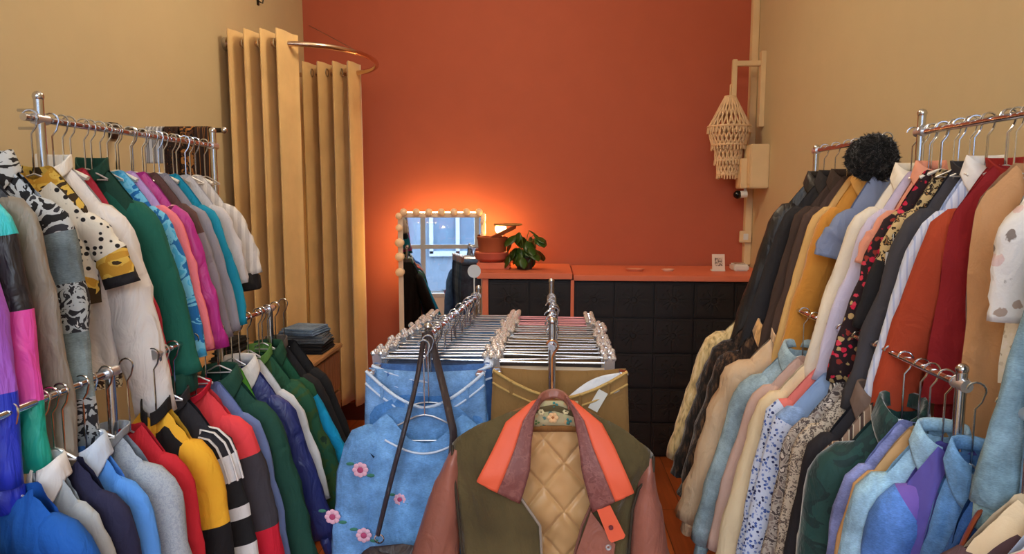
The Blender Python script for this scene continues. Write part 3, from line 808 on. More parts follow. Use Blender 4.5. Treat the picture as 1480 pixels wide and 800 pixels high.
# ---- upper left row, near to far
UL(1.06, 'windbreaker', 'jacket', 'magenta windbreaker at the very left edge of the upper row', nylon((214, 44, 142)), L=.54, SL=.52)
UL(1.15, 'windbreaker', 'jacket', 'purple windbreaker with a royal blue lower half on the upper left rack', nylon((158, 84, 206)), body=[(.28, nylon((158, 84, 206))), (.36, nylon((40, 60, 190))), (1, nylon((158, 84, 206)))],
   sleeve=[(.12, nylon((40, 60, 190))), (.72, nylon((168, 96, 212))), (1, nylon((36, 58, 200)))], L=.52, SL=.50, T=.03, collar=('stand', nylon((40, 60, 190))), cuff=nylon((32, 52, 190)))
UL(1.225, 'windbreaker', 'jacket', 'colour-blocked windbreaker in black, turquoise, hot pink and teal', nylon((36, 34, 40)), body=[(.2, nylon((36, 34, 40))), (.4, nylon((40, 190, 200))), (1, nylon((48, 46, 54)))],
   sleeve=[(.06, nylon((36, 34, 40))), (.13, nylon((230, 70, 170))), (.30, nylon((44, 196, 204))), (.52, nylon((34, 32, 38))), (.80, nylon((236, 84, 184))), (1, nylon((32, 170, 150)))], L=.50, SL=.50, splay=.10, collar=('stand', nylon((36, 34, 40))), T=.026)
UL(1.29, 'jacket', 'jacket', 'dark charcoal jacket with taupe sleeve edge beside the colour-blocked windbreaker', nylon((58, 56, 60)), sm=nylon((140, 130, 118)), L=.53, SL=.52, splay=.085, T=.02)
UL(1.37, 'denim_jacket', 'jacket', 'grey-green jacket with black tribal bands right by the chrome post', denim((118, 134, 142)), body=[(.12, mat('dark_tribal', (50, 50, 58), kind='blotch', cols=[(190, 195, 200), (30, 30, 34)], sc=22)), (.30, denim((118, 134, 142))), (.52, mat('dark_tribal2', (34, 34, 40), kind='blotch', cols=[(170, 176, 180), (40, 40, 46), (200, 200, 200)], sc=26)), (.8, denim((136, 152, 156))), (1, mat('dark_tribal3', (60, 66, 70), kind='blotch', cols=[(160, 168, 168), (40, 40, 46)], sc=24))],
   sleeve=[(.30, mat('dark_tribal', (50, 50, 58))), (.45, denim((118, 134, 142))), (.62, mat('dark_tribal2', (34, 34, 40))), (.85, denim((136, 152, 156))), (1, mat('dark_tribal2', (34, 34, 40)))], L=.54, SL=.50, splay=.06, T=.028, collar=('fold', mat('dark_tribal', (50, 50, 58))), yaw=math.radians(16))
UL(1.50, 'blouse', 'shirt', 'white blouse with black polka dots and yellow panels', mat('polka_white', (228, 222, 210), kind='dots', cols=[(28, 26, 30)], sc=62), body=[(.12, mat('yellow_gold', (196, 146, 50), kind='blotch', cols=[(220, 180, 80), (60, 44, 24)], sc=18)), (.75, mat('polka_white', (228, 222, 210))), (1, mat('yellow_gold', (196, 146, 50)))],
   sleeve=[(.62, mat('polka_white', (228, 222, 210))), (.88, mat('yellow_gold', (196, 146, 50))), (1, BLK)], L=.32, SL=.17, sr=(.045, .045), splay=.02, T=.022, yaw=math.radians(16))
UL(1.565, 'windbreaker', 'jacket', 'white windbreaker with cream trim, broadest in the upper left row', nylon((226, 220, 218), rough=.6), L=.50, SL=.50, splay=.075, T=.032, sr=(.066, .056), collar=('stand', nylon((236, 232, 226))), cuff=mat('cream_leopard_trim', (226, 206, 170), kind='blotch', cols=[(60, 40, 30), (230, 215, 180)], sc=60), yaw=math.radians(20), placket=(nylon((206, 196, 186)), .006), hem=mat('cream_leopard_trim', (226, 206, 170)), sw=.15)
UL(1.625, 'shirt', 'shirt', 'crimson sweatshirt between the white windbreaker and green jacket', cloth((176, 44, 62)), L=.5, SL=.42, splay=.05, T=.014, sw=.125, sr=(.05, .042))
UL(1.70, 'jacket', 'jacket', 'dark green jacket with navy shoulder in the upper left row', cloth((22, 92, 78)), body=[(.1, cloth((18, 62, 50))), (1, cloth((22, 92, 78)))], sleeve=[(.10, cloth((18, 62, 50))), (.16, cloth((26, 30, 44))), (1, cloth((22, 94, 80)))], L=.5, SL=.43, splay=.07, T=.026, sr=(.066, .058), collar=('stand', cloth((18, 62, 50))), cuff=cloth((16, 70, 60)))
UL(1.765, 'shirt', 'shirt', 'sky blue shirt printed with darker blue swirls', mat('blue_swirl', (76, 176, 226), kind='blotch', cols=[(120, 200, 238), (30, 110, 180)], sc=16), L=.46, SL=.40, T=.016, splay=.07)
UL(1.81, 'shirt', 'shirt', 'coral pink shirt with pale lilac shoulders', cloth((240, 128, 138)), body=[(.1, cloth((196, 160, 214))), (1, cloth((240, 128, 138)))], L=.45, SL=.39, T=.014, splay=.07)
UL(1.865, 'blouse', 'shirt', 'magenta purple blouse in the upper left row', nylon((184, 44, 140)), sleeve=[(.2, mat('pink_print', (200, 60, 120), kind='blotch', cols=[(240, 170, 180), (110, 30, 70)], sc=50)), (1, nylon((184, 44, 140)))], L=.45, SL=.40, T=.018, splay=.07, sr=(.058, .056))
UL(1.92, 'shirt', 'shirt', 'dark brown shirt with dusty grey sleeve in the upper left row', cloth((94, 66, 62)), sleeve=[(.35, cloth((94, 66, 62))), (1, cloth((140, 132, 142)))], L=.45, SL=.38, T=.015, splay=.07)
UL(1.975, 'shirt', 'shirt', 'pale grey shirt just before the teal blue top', cloth((150, 146, 158)), L=.44, SL=.37, T=.015, splay=.06)
UL(2.03, 'shirt', 'shirt', 'teal blue long sleeved top in the upper left row', cloth((20, 142, 176)), L=.44, SL=.36, T=.017, splay=.06)
UL(2.10, 't_shirt', 'shirt', 'white tee with grey trim and dotted hem behind the teal top', cloth((206, 198, 200)), L=.40, SL=.24, T=.016, splay=.05)
UL(2.18, 't_shirt', 'shirt', 'off-white striped tee with black cuffs, farthest of the upper left row', mat('grey_stripe', (222, 214, 208), kind='stripes', cols=[(196, 188, 184)], sc=14), L=.36, SL=.22, T=.018, splay=.06, cuff=BLK, sr=(.06, .055))
random.seed(11)
for k in range(11):
    y = 1.60+k*.068+random.uniform(-.008, .008)
    hanger('plastic' if k % 3 == 0 else 'wire', ULX, y, ULZ, AY+random.uniform(-.25, .25), 'bare hanger between garments on the tall left rack', 'bare hangers on the tall left rack', m2=whiteplastic if k % 3 == 0 else None, w=.05, drop=.025)

# ---- lower left row, near to far
LL(.90, 'hooded_sweatshirt', 'sweatshirt', 'dark slate navy sweatshirt cut by the bottom left corner', cloth((44, 54, 86)), L=.6, SL=.5)
LL(1.03, 'hooded_sweatshirt', 'sweatshirt', 'royal blue sweatshirt in the bottom left corner', cloth((26, 90, 176)), L=.6, SL=.52, T=.035, splay=.05, sw=.18, sr=(.07, .055), yaw=math.radians(18), neck=.42)
LL(1.10, 'shirt', 'shirt', 'pale grey shirt with white collar behind the royal blue sweatshirt', cloth((178, 182, 186)), L=.55, SL=.3, T=.02, sw=.13, splay=.02, collar=('fold', WHT))
LL(1.145, 'sweatshirt', 'sweatshirt', 'dark navy sweatshirt with an orange neck label', cloth((40, 40, 70)), L=.6, SL=.52, T=.024, splay=.04, sw=.165)
LL(1.20, 'shirt', 'shirt', 'bright cornflower blue sweatshirt with white sleeve edge', cloth((88, 150, 230)), L=.6, SL=.52, T=.024, splay=.055, sw=.17, collar=('fold', cloth((196, 210, 232))), yaw=math.radians(16))
LL(1.27, 'sweatshirt', 'sweatshirt', 'heather grey sweatshirt with a navy neck label', mat('heather', (164, 172, 184), kind='blotch', cols=[(172, 180, 190), (156, 164, 178)], sc=160), L=.6, SL=.52, T=.036, splay=.055, sw=.175, sr=(.07, .056), collar=('rib', cloth((150, 158, 168))), yaw=math.radians(18))
LL(1.335, 'jacket', 'jacket', 'scarlet red sweatshirt with yellow piping behind the grey one', cloth((200, 36, 50)), L=.6, SL=.52, T=.02, splay=.05)
LL(1.43, 'track_jacket', 'jacket', 'black track jacket with yellow shoulders and yellow sleeve panel', cloth((26, 24, 26)), body=[(.05, cloth((238, 180, 52))), (1, cloth((26, 24, 26)))], sleeve=[(.16, cloth((26, 24, 26))), (.50, cloth((240, 178, 48))), (.86, cloth((24, 22, 26))), (1, cloth((226, 216, 190)))], L=.6, SL=.52, T=.032, splay=.06, sw=.17, collar=('stand', cloth((26, 24, 26))), yaw=math.radians(18), placket=(cloth((240, 178, 48)), .006))
LL(1.51, 'track_jacket', 'jacket', 'black and white track jacket with three white shoulder stripes', cloth((40, 38, 44)), body=[(.3, cloth((40, 38, 44))), (1, WHT)], sleeve=[(.30, cloth((40, 38, 44))), (.44, WHT), (.50, BLK), (.60, WHT), (.68, BLK), (1, WHT)], L=.6, SL=.50, T=.028, splay=.06, sw=.17, stripes=WHT, collar=('stand', cloth((40, 38, 44))), yaw=math.radians(16))
LL(1.60, 'football_jersey', 'shirt', 'coral and red sports top with charcoal elbow panel', cloth((236, 66, 74)), body=[(.45, cloth((236, 66, 74))), (1, cloth((206, 28, 54)))], sleeve=[(.36, cloth((238, 70, 78))), (.66, cloth((64, 60, 68))), (1, cloth((208, 28, 54)))], L=.6, SL=.50, T=.034, splay=.06, sw=.17, sr=(.068, .056), yaw=math.radians(18), collar=('rib', cloth((206, 28, 54))))
LL(1.655, 'shirt', 'shirt', 'slim steel blue shirt behind the red sports top', cloth((110, 128, 178)), L=.6, SL=.48, T=.014, splay=.05)
LL(1.73, 'jacket', 'jacket', 'plain dark green jacket next to the steel blue shirt', cloth((30, 74, 62)), L=.6, SL=.52, T=.034, splay=.07, sw=.17, sr=(.07, .058), yaw=math.radians(18), collar=('fold', cloth((30, 74, 62))))
LL(1.80, 'tank_top', 'shirt', 'lime green top showing only its shoulder on the lower left rack', cloth((96, 176, 62)), body=[(.1, cloth((96, 176, 62))), (1, cloth((30, 160, 150)))], L=.4, SL=0, T=.014, sw=.10)
LL(1.845, 'jacket', 'jacket', 'navy blue jacket with white collar on the lower left rack', nylon((46, 54, 118)), L=.6, SL=.46, T=.026, splay=.08, sw=.17, collar=('fold', WHT), cuff=nylon((46, 54, 118)), yaw=math.radians(16))
LL(1.90, 'shirt', 'shirt', 'white shirt peeking out behind the navy jacket', WHT, L=.5, SL=.36, T=.014, splay=.06)
LL(1.975, 'camouflage_jacket', 'jacket', 'forest green jacket with mottled camouflage sleeves', mat('camo_green', (30, 74, 50), kind='blotch', cols=[(34, 84, 60), (52, 84, 44), (26, 52, 38)], sc=9), L=.6, SL=.52, T=.032, splay=.09, sw=.18, sr=(.07, .056), yaw=math.radians(14), collar=('stand', cloth((96, 140, 70))))
LL(2.04, 'fleece_jacket', 'jacket', 'bottle green fleece with a bright cyan lower sleeve', cloth((26, 84, 58)), sleeve=[(.34, cloth((30, 84, 56))), (1, cloth((16, 156, 210)))], L=.6, SL=.50, T=.026, splay=.13, sw=.185, yaw=math.radians(10), collar=('fold', cloth((24, 70, 50))))
LL(2.10, 'jacket', 'jacket', 'black jacket with brown trim closing the lower left row', cloth((38, 34, 36)), L=.62, SL=.52, T=.03, splay=.11, sw=.185, collar=('stand', cloth((100, 90, 84))))
LL(2.17, 'coat', 'coat', 'black coat hanging last before the wooden chest of drawers', cloth((28, 27, 30)), L=.62, SL=.52, T=.03, splay=.10, sw=.19)

random.seed(12)
for k, y in enumerate((1.47, 1.61, 1.72, 1.80, 1.90, 2.0)):
    hanger('wire', LLX, y*1.116, LLZ, AY+random.uniform(-.25, .25), 'bare wire hanger on the low left rack by the green jackets', 'bare hangers on the low left rack', drop=.02, w=.04)
for k, y in enumerate((1.12, 1.22)):
    hanger('wire', LLX, y*1.116, LLZ, AY+random.uniform(-.25, .25), 'bare wire hanger on the low rack at the bottom left', 'bare hangers on the bottom left rack', drop=.02, w=.04)

# ---- upper right row, far to near
UR(2.62, 'leather_jacket', 'jacket', 'black leather jacket, farthest of the upper right row', leather((34, 31, 33)), L=.66, SL=.56, T=.034, splay=.12, sw=.17, sr=(.06, .045), collar=('fold', leather((34, 31, 33))))
UR(2.52, 'leather_jacket', 'jacket', 'black wool jacket second from the far end of the upper right row', cloth((38, 36, 40)), L=.62, SL=.56, T=.03, splay=.10, sw=.17, collar=('fold', cloth((44, 40, 42))))
UR(2.42, 'jacket', 'jacket', 'dark brown jacket between the black leather and mustard ones', cloth((66, 50, 44)), L=.62, SL=.58, T=.03, splay=.10, sw=.17, collar=('fold', cloth((60, 46, 40))))
UR(2.36, 'jacket', 'jacket', 'chocolate brown jacket touching the mustard jacket', cloth((78, 60, 54)), L=.62, SL=.58, T=.024, splay=.08, sw=.165)
UR(2.25, 'suede_jacket', 'jacket', 'mustard yellow suede jacket with pale inner edge', cloth((206, 140, 56), sheen=.3), body=[(1, cloth((206, 140, 56)))], L=.62, SL=.56, T=.03, splay=.07, sw=.16, collar=('fold', cloth((222, 170, 96))))
UR(2.305, 'jacket', 'jacket', 'light tan jacket edge behind the mustard suede', cloth((216, 176, 112)), L=.58, SL=.56, T=.018, splay=.07, sw=.16)
UR(2.15, 't_shirt', 'shirt', 'grey-blue short sleeved tee beside the mustard jacket', cloth((128, 140, 172)), L=.5, SL=.14, T=.022, splay=.04, sw=.15, sr=(.055, .058))
UR(2.0, 'shirt', 'shirt', 'cream long-sleeved shirt hanging diagonally by the black hat', cloth((232, 222, 206)), L=.56, SL=.50, T=.030, splay=.085, sw=.155, sr=(.062, .052), collar=('fold', cloth((236, 228, 214))), yaw=-math.radians(16))
UR(1.945, 'shirt', 'shirt', 'pale lilac shirt just in front of the cream shirt', cloth((206, 198, 222)), L=.54, SL=.48, T=.014, splay=.06)
UR(1.90, 'blouse', 'shirt', 'salmon satin blouse with a wide collar on the upper right rack', cloth((224, 150, 124), sheen=.4), L=.30, SL=.14, T=.02, splay=.02, sw=.14, collar=('fold', cloth((228, 156, 130))), hanger_kind='plastic')
UR(1.86, 'blouse', 'shirt', 'crimson and black floral blouse on the upper right rack', mat('red_floral', (40, 24, 30), kind='floral', cols=[(206, 30, 66), (214, 60, 84), (150, 50, 40), (190, 160, 110)], sc=52), L=.52, SL=.46, T=.022, splay=.06, sw=.15, cuff=mat('mono_lace', (210, 208, 206), kind='stripes', cols=[(60, 56, 60)], sc=50))
UR(1.80, 'blouse', 'shirt', 'leopard print blouse with a white paper tag', mat('leopard_tan', (206, 178, 128), kind='leopard', cols=[(34, 26, 24), (150, 110, 66)], sc=56), body=[(.5, mat('leopard_tan', (206, 178, 128))), (1, BLK)], sleeve=[(.5, mat('leopard_tan', (206, 178, 128))), (1, BLK)], L=.5, SL=.30, T=.02, splay=.02, sw=.145)
UR(1.735, 'cardigan', 'sweater', 'charcoal grey cardigan with long sleeve in the upper right row', cloth((62, 60, 66)), L=.52, SL=.50, T=.028, splay=.09, sw=.155, sr=(.06, .045), cuff=cloth((56, 54, 60)), collar=('rib', cloth((52, 50, 56))))
UR(1.67, 'shirt', 'shirt', 'white shirt with fine blue stripes beside the rust sweater', mat('pinstripe', (206, 214, 236), kind='stripes', cols=[(214, 220, 240), (176, 190, 226)], sc=26), L=.54, SL=.53, T=.022, splay=.085, sw=.15, collar=('fold', WHT))
UR(1.60, 'sweater', 'sweater', 'rust red long sweater with brown sleeve in the upper right row', cloth((156, 40, 30)), body=[(1, cloth((150, 30, 34)))], sleeve=[(.88, cloth((166, 62, 34))), (.90, cloth((120, 40, 26))), (1, cloth((172, 66, 36)))], L=.62, SL=.56, T=.034, splay=.065, sw=.15, sr=(.066, .052), yaw=-math.radians(18), collar=('rib', cloth((150, 34, 28))))
UR(1.57, 'sweater', 'sweater', 'slim wine red sleeveless sweater between the rust sweater and the crocheted top', cloth((140, 26, 32)), L=.54, SL=0, T=.014, sw=.19, hw=.15)
UR(1.535, 'top', 'shirt', 'beige crocheted top with gold beads before the tan vest', mat('gold_crochet', (206, 184, 146), kind='knit', sc=46, bump=.8), L=.36, SL=.0, T=.02, sw=.095)
UR(1.49, 'suede_vest', 'vest', 'long tan suede sleeveless vest in the upper right row', cloth((196, 148, 104), sheen=.3), L=.60, SL=0, T=.034, sw=.112, hw=.118, neck=.40, nd=.16, vneck=True, yaw=-math.radians(8), placket=(cloth((150, 106, 72)), .004), pocket=cloth((188, 140, 98)))
UR(1.37, 'vest', 'vest', 'cream sleeveless lace top beside the long tan vest', mat('lace_cream', (226, 222, 210), kind='floral', cols=[(206, 200, 186), (230, 226, 220), (176, 168, 150)], sc=80), L=.44, SL=0, T=.026, sw=.105, collar=('rib', mat('beads', (220, 214, 200), kind='knit', sc=60, bump=.9)))
UR(1.31, 'blouse', 'shirt', 'white floral chiffon blouse at the right picture edge', mat('white_floral', (224, 222, 222), kind='floral', cols=[(216, 190, 190), (168, 150, 140), (226, 224, 224), (130, 120, 116)], sc=34), L=.46, SL=.22, T=.03, splay=.0, sw=.115, sr=(.05, .05), collar=('fold', mat('white_floral', (224, 222, 222))), yaw=-math.radians(8))
UR(1.215, 'denim_shirt', 'shirt', 'washed pale denim shirt with a long hanging sleeve at the right edge', denim((128, 160, 178)), L=.6, SL=.53, T=.03, splay=.09, sw=.11, sr=(.05, .045), cuff=denim((128, 164, 176)), yaw=0)
UR(1.13, 'denim_shirt', 'shirt', 'bright blue denim shirt nearest on the upper right rack', denim((80, 140, 206)), L=.45, SL=.42, T=.03, splay=.06, sw=.11, sr=(.05, .045), yaw=0)
random.seed(13)
for k in range(6):
    hanger('plastic' if k % 3 == 1 else 'wire', URX, 1.60+k*.062+random.uniform(-.01, .01), URZ, -AY+random.uniform(-.25, .25), 'bare hanger between garments on the tall right rack', 'bare hangers on the tall right rack', w=.045, drop=.02, m2=whiteplastic if k % 3 == 1 else None)
for k in range(5):
    hanger('wire', URX, 1.27+k*.058, URZ, -AY+random.uniform(-.25, .25), 'slim bare hanger beside the tan vest on the tall right rack', 'slim bare hangers near the tan vest', w=.045, drop=.02)

# ---- lower right row, far to near
LR(2.70, 'shearling_coat', 'coat', 'cream shearling coat at the far end of the lower right row', fur((222, 192, 136), (240, 216, 168)), L=.60, SL=.50, T=.045, splay=.11, sw=.19, sr=(.07, .06), rough_=.006, collar=('fold', fur((214, 184, 130))))
LR(2.60, 'fur_coat', 'coat', 'black fur coat next to the cream shearling', fur((36, 28, 26), (92, 66, 48)), L=.62, SL=.52, T=.05, splay=.11, sw=.185, sr=(.07, .06), rough_=.014, collar=('fold', fur((36, 28, 26))))
LR(2.50, 'fur_coat', 'coat', 'dark brown fur coat with beige fur collar before the puffer', fur((44, 32, 28), (110, 80, 56)), L=.66, SL=.55, T=.045, splay=.11, sw=.185, sr=(.066, .055), rough_=.012, collar=('fold', fur((206, 160, 104))))
LR(2.38, 'puffer_coat', 'coat', 'long beige quilted puffer coat on the lower right rack', nylon((212, 180, 146), rough=.6), L=.70, SL=.57, T=.055, splay=.13, sw=.18, sr=(.075, .062), puff=5.5, slb=1.1, collar=('stand', fur((216, 180, 140))), cuff=nylon((204, 172, 140), rough=.6))
LR(2.22, 'denim_coat', 'jacket', 'long pale blue denim coat behind the puffer coat', denim((166, 190, 202)), L=.70, SL=.58, T=.04, splay=.12, sw=.185, sr=(.068, .05), collar=('fold', denim((166, 190, 202))), cuff=denim((150, 178, 194)), yaw=-math.radians(16))
LR(2.13, 'sweatshirt', 'sweatshirt', 'dusty pink cardigan between pale denim and the cream coat', cloth((204, 170, 156)), L=.66, SL=.54, T=.02, splay=.10, sw=.18)
LR(2.06, 'wool_coat', 'coat', 'long cream wool coat on the lower right rack', cloth((230, 206, 168)), L=.72, SL=.60, T=.034, splay=.10, sw=.18, sr=(.06, .05))
LR(1.985, 'blouse', 'shirt', 'coral pink blouse with lace shoulders on the lower right rack', cloth((232, 122, 112)), sleeve=[(.22, cloth((232, 122, 112))), (1, mat('blue_ditsy', (206, 214, 236), kind='floral', cols=[(70, 96, 170), (120, 140, 200), (40, 50, 100)], sc=90))], L=.6, SL=.62, T=.022, splay=.07, sw=.18)
LR(1.93, 'shirt', 'shirt', 'white shirt with small blue flowers on the lower right rack', mat('blue_ditsy', (206, 214, 236)), body=[(.2, cloth((140, 166, 206))), (1, mat('blue_ditsy', (206, 214, 236)))], sleeve=[(.25, denim((140, 166, 206))), (.9, mat('blue_ditsy', (206, 214, 236))), (1, BLK)], L=.66, SL=.60, T=.022, splay=.08, sw=.18, sr=(.055, .05), cuff=BLK)
LR(1.83, 'shirt', 'shirt', 'taupe paisley shirt on the lower right rack', mat('paisley', (136, 122, 116), kind='blotch', cols=[(176, 166, 156), (80, 70, 70), (210, 200, 190)], sc=44), L=.68, SL=.60, T=.02, splay=.06, sw=.18)
LR(1.775, 'shirt', 'shirt', 'beige snake print shirt left of the black striped coat', mat('snake', (196, 180, 160), kind='leopard', cols=[(90, 78, 72), (160, 140, 124)], sc=80), L=.68, SL=.60, T=.018, splay=.05, sw=.18)
LR(1.71, 'coat', 'coat', 'long black coat with patterned woven stripes at the cuffs', cloth((34, 32, 38)), sleeve=[(.62, cloth((34, 32, 38))), (1, mat('aztec', (36, 34, 40), kind='stripes', ax='z', cols=[(36, 34, 40), (170, 60, 90), (90, 110, 150)], sc=16))], L=.72, SL=.66, T=.03, splay=.06, sw=.18, sr=(.06, .055), collar=('lapel', cloth((110, 92, 84))))
LR(1.655, 'sweater', 'sweater', 'brown and cream sweater edge by the dark green velvet', mat('brown_trim', (150, 120, 100), kind='stripes', cols=[(206, 186, 160), (80, 60, 54)], sc=14), L=.66, SL=.56, T=.016, splay=.05, sw=.175)
LR(1.59, 'velvet_jacket', 'jacket', 'dark green crushed velvet jacket in the lower right row', mat('green_velvet', (20, 56, 54), kind='blotch', cols=[(16, 46, 46), (26, 66, 62)], sc=12, sheen=.6, rough=.7), L=.72, SL=.64, T=.045, splay=.05, sw=.185, sr=(.085, .07), collar=('lapel', mat('green_velvet', (20, 56, 54))), yaw=-math.radians(20))
LR(1.52, 'denim_shirt', 'shirt', 'lavender blue denim shirt right before the velvet jacket', denim((130, 140, 196)), L=.66, SL=.58, T=.022, splay=.04, sw=.17)
LR(1.48, 'shirt', 'shirt', 'tan corduroy shirt edge behind the pale denim jacket', cloth((198, 156, 108)), L=.68, SL=.6, T=.016, splay=.05, sw=.165)
LR(1.425, 'denim_jacket', 'jacket', 'pale washed blue denim jacket with white seams', denim((156, 196, 226)), L=.66, SL=.60, T=.032, splay=.055, sw=.175, sr=(.07, .055), collar=('fold', denim((150, 190, 224))), yaw=-math.radians(18), placket=(denim((190, 214, 236)), .008), pocket=denim((150, 190, 222)))
LR(1.38, 'sweatshirt', 'sweatshirt', 'violet sweatshirt with a blue denim panel on the lower right rack', cloth((96, 86, 164)), sleeve=[(.22, cloth((116, 90, 176))), (1, denim((84, 130, 206)))], body=[(.5, cloth((92, 84, 166))), (1, denim((90, 140, 200)))], L=.6, SL=.54, T=.04, splay=.02, sw=.14, sr=(.07, .055), yaw=-math.radians(20))
LR(1.325, 'denim_vest', 'vest', 'medium blue denim vest with white stitching next to the thin post', denim((96, 146, 206)), L=.32, SL=0, T=.024, sw=.09, hw=.09, neck=.5, nd=.1, yaw=-math.radians(20), collar=('fold', denim((110, 160, 214))), placket=(denim((190, 210, 232)), .005))
LR(1.24, 'denim_blouse', 'shirt', 'dark blue denim blouse hanging behind the thin chrome post', denim((40, 84, 150)), L=.26, SL=0, T=.024, sw=.10, hw=.12, yaw=-math.radians(15))
LR(1.13, 'jacket', 'jacket', 'mauve brown jacket with cream shoulder in the bottom right corner', cloth((84, 62, 68)), body=[(.08, cloth((214, 190, 156))), (1, cloth((84, 62, 68)))], sleeve=[(.16, cloth((214, 190, 156))), (1, cloth((86, 64, 70)))], L=.5, SL=.44, T=.03, splay=.03, sw=.17, yaw=-math.radians(18))
LR(1.06, 'sweatshirt', 'sweatshirt', 'white sweatshirt with black bands at the bottom right', cloth((214, 220, 236)), body=[(.3, cloth((214, 220, 236))), (.36, BLK), (.45, cloth((214, 220, 236))), (.5, BLK), (1, cloth((214, 220, 236)))], L=.5, SL=.4, T=.03, splay=.02, sw=.17, sleeve=[(.3, cloth((214, 220, 236))), (.36, BLK), (.45, cloth((214, 220, 236))), (.5, BLK), (1, cloth((214, 220, 236)))])
LR(1.005, 'blouse', 'shirt', 'pink and white chiffon blouse at the lower right picture edge', mat('pink_chiffon', (230, 222, 226), kind='blotch', cols=[(230, 150, 170), (236, 230, 232)], sc=14), L=.5, SL=.2, T=.03, splay=.0, sw=.14, drop=.05)
# brown leather bag straps hanging from the low right rack
t = thing('leather_bag', 'brown leather strap bag hanging on the low right rack', 'bag', (LRX+.03, 1.22, 1.0))
lb = leather((128, 60, 34))
for q in (-1, 1):
    MB().tube(catmull([(q*.02-.12, 0, -.30), (q*.02-.09, -.01, -.10), (q*.02-.02, 0, .02), (.05, 0, .03), (.08, .01, -.06), (.09, .0, -.28)], 22), .011, 8, flat=.35).build('strap', lb, t)
MB().box((0, 0, -.40), (.28, .07, .22), bev=.02).build('pouch', lb, t)

# white paper tag on the leopard blouse
p = at(1288, 366, X=URX-.135)
t = thing('price_tag', 'white paper tag hanging on the leopard print blouse', 'tag', p, -AY)
MB().box((0, -.012, -.02), (.032, .0015, .048)).build('card', whiteplastic, t, smooth=False)
MB().tube([(0, -.012, .015), (0, -.008, .05)], .001, 5).build('string', whiteplastic, t)

# ================================================================= CENTRE RACKS WITH CLIP HANGERS
CLX0, CLX1, CZ = -.345, -.285, 1.135
cl = rack('low chrome rack in the middle left full of denim on clip hangers', CLX0, CZ, 1.90, 2.80, [1.92, 2.77], tw=.28, x1=CLX1, ptop=.03)
cr = rack('low chrome rack in the middle right behind the olive jacket', .008, CZ, 1.80, 2.80, [1.86, 2.77], tw=.28, ptop=.06)
def clip_hanger(X, Y, yaw, label, grp, w=.165, bar=None):
    t = thing('clip_hanger', label, 'hanger', (X, Y, CZ), yaw, grp)
    hk = [(.0, 0, -.075), (0, 0, -.035), (.010, 0, -.020)]
    for q in range(9):
        a = -.55+q*(PI+.45)/8
        hk.append((.0158*math.cos(a), 0, .0158*math.sin(a)+.0012))
    MB().tube(hk, .0024, 6).build('hook', chrome, t)
    MB().tube([(-w-.01, 0, -.077), (w+.01, 0, -.077)], .0034, 8).build('bar', bar or chrome, t)
    for q in (-1, 1):
        c = MB(); c.box((q*w, -.009, -.088), (.028, .003, .056), M=Matrix.Rotation(.20, 3, 'X')); c.box((q*w, .009, -.088), (.028, .003, .056), M=Matrix.Rotation(-.20, 3, 'X'))
        c.tube([(q*w-.013, 0, -.077), (q*w+.013, 0, -.077)], .009, 10); [c.ball((q*w+dx_, dy_, -.060), .0085, 8) for dx_ in (-.011, .011) for dy_ in (-.013, .013)]
        c.build('clip', mat('clip_steel', (236, 236, 240), rough=.22, bump=0, metal=.75, var=0), t)
    return t
def trousers(name, label, X, Y, yaw, m, grp, w=.165, L=.88, belt=None, cat='trousers'):
    t = thing(name, label, cat, (X, Y, CZ-.105), yaw, grp)
    g = MB()
    def band(u, v):
        th = 2*PI*u; c_, s_ = math.cos(th), math.sin(th)
        return Vector((math.copysign(abs(c_)**.6, c_)*(w+.012), math.copysign(abs(s_)**.6, s_)*.009-.010*(1-c_*c_)*(1 if s_ < 0 else 0)*.3, .003-.04*v))
    g.grid(band, 29, 3); g.build('waistband', belt or m, t, solid=.002, sharp=0)
    sd_ = X*13+Y*7
    if name == 'skirt':
        def sk(u, v):
            th = 2*PI*u; c_, s_ = math.cos(th), math.sin(th); ww = w+.012+.05*v
            return Vector((math.copysign(abs(c_)**.6, c_)*ww, s_*(.010+.006*v)+.004*v*math.sin(c_*14+sd_), -.037-(L-.037)*v))
        MB().grid(sk, 41, 14).build('skirt_panel', m, t, sharp=0)
    else:
        for q in (-1, 1):
            def leg(u, v, q=q):
                th = 2*PI*u; c_, s_ = math.cos(th), math.sin(th)
                cx_ = q*(lerp(v, [(0, .088), (.25, .095), (1, .10)])); rw = lerp(v, [(0, .092), (.25, .098), (.5, .082), (1, .072)])
                return Vector((cx_+math.copysign(abs(c_)**.7, c_)*rw*(1+.04*nz(v*6, sd_, q)), s_*(.012+.003*math.sin(v*3))+.006*nz(u*3, v*5, sd_), -.036-(L-.036)*v))
            MB().grid(leg, 19, 18).build('leg', m, t, sharp=0)
    return t
dms = [(104, 150, 208), (86, 132, 192), (128, 164, 210), (66, 96, 148), (90, 120, 164), (150, 178, 210), (60, 74, 104)]
random.seed(21)
ch0 = tr0 = None
ys = [1.975+.042*k for k in range(19)]
ch0 = None
for k, y in enumerate(ys):
    X = CLX0+(CLX1-CLX0)*(y-1.9)/.9 + 0
    yaw = random.uniform(-.11, .11)+.03
    if ch0 is None: ch0 = clip_hanger(X, y, yaw, 'chrome clip hanger holding jeans on the middle left rack', 'clip hangers on the middle left rack'); c = ch0
    else:
        c = copy_tree(ch0); c.location = (X+random.uniform(-.012, .012), y, CZ); c.rotation_euler.z = yaw
    c['label'] = 'chrome clip hanger holding jeans on the middle left rack'; c['group'] = 'clip hangers on the middle left rack'
protos = {}
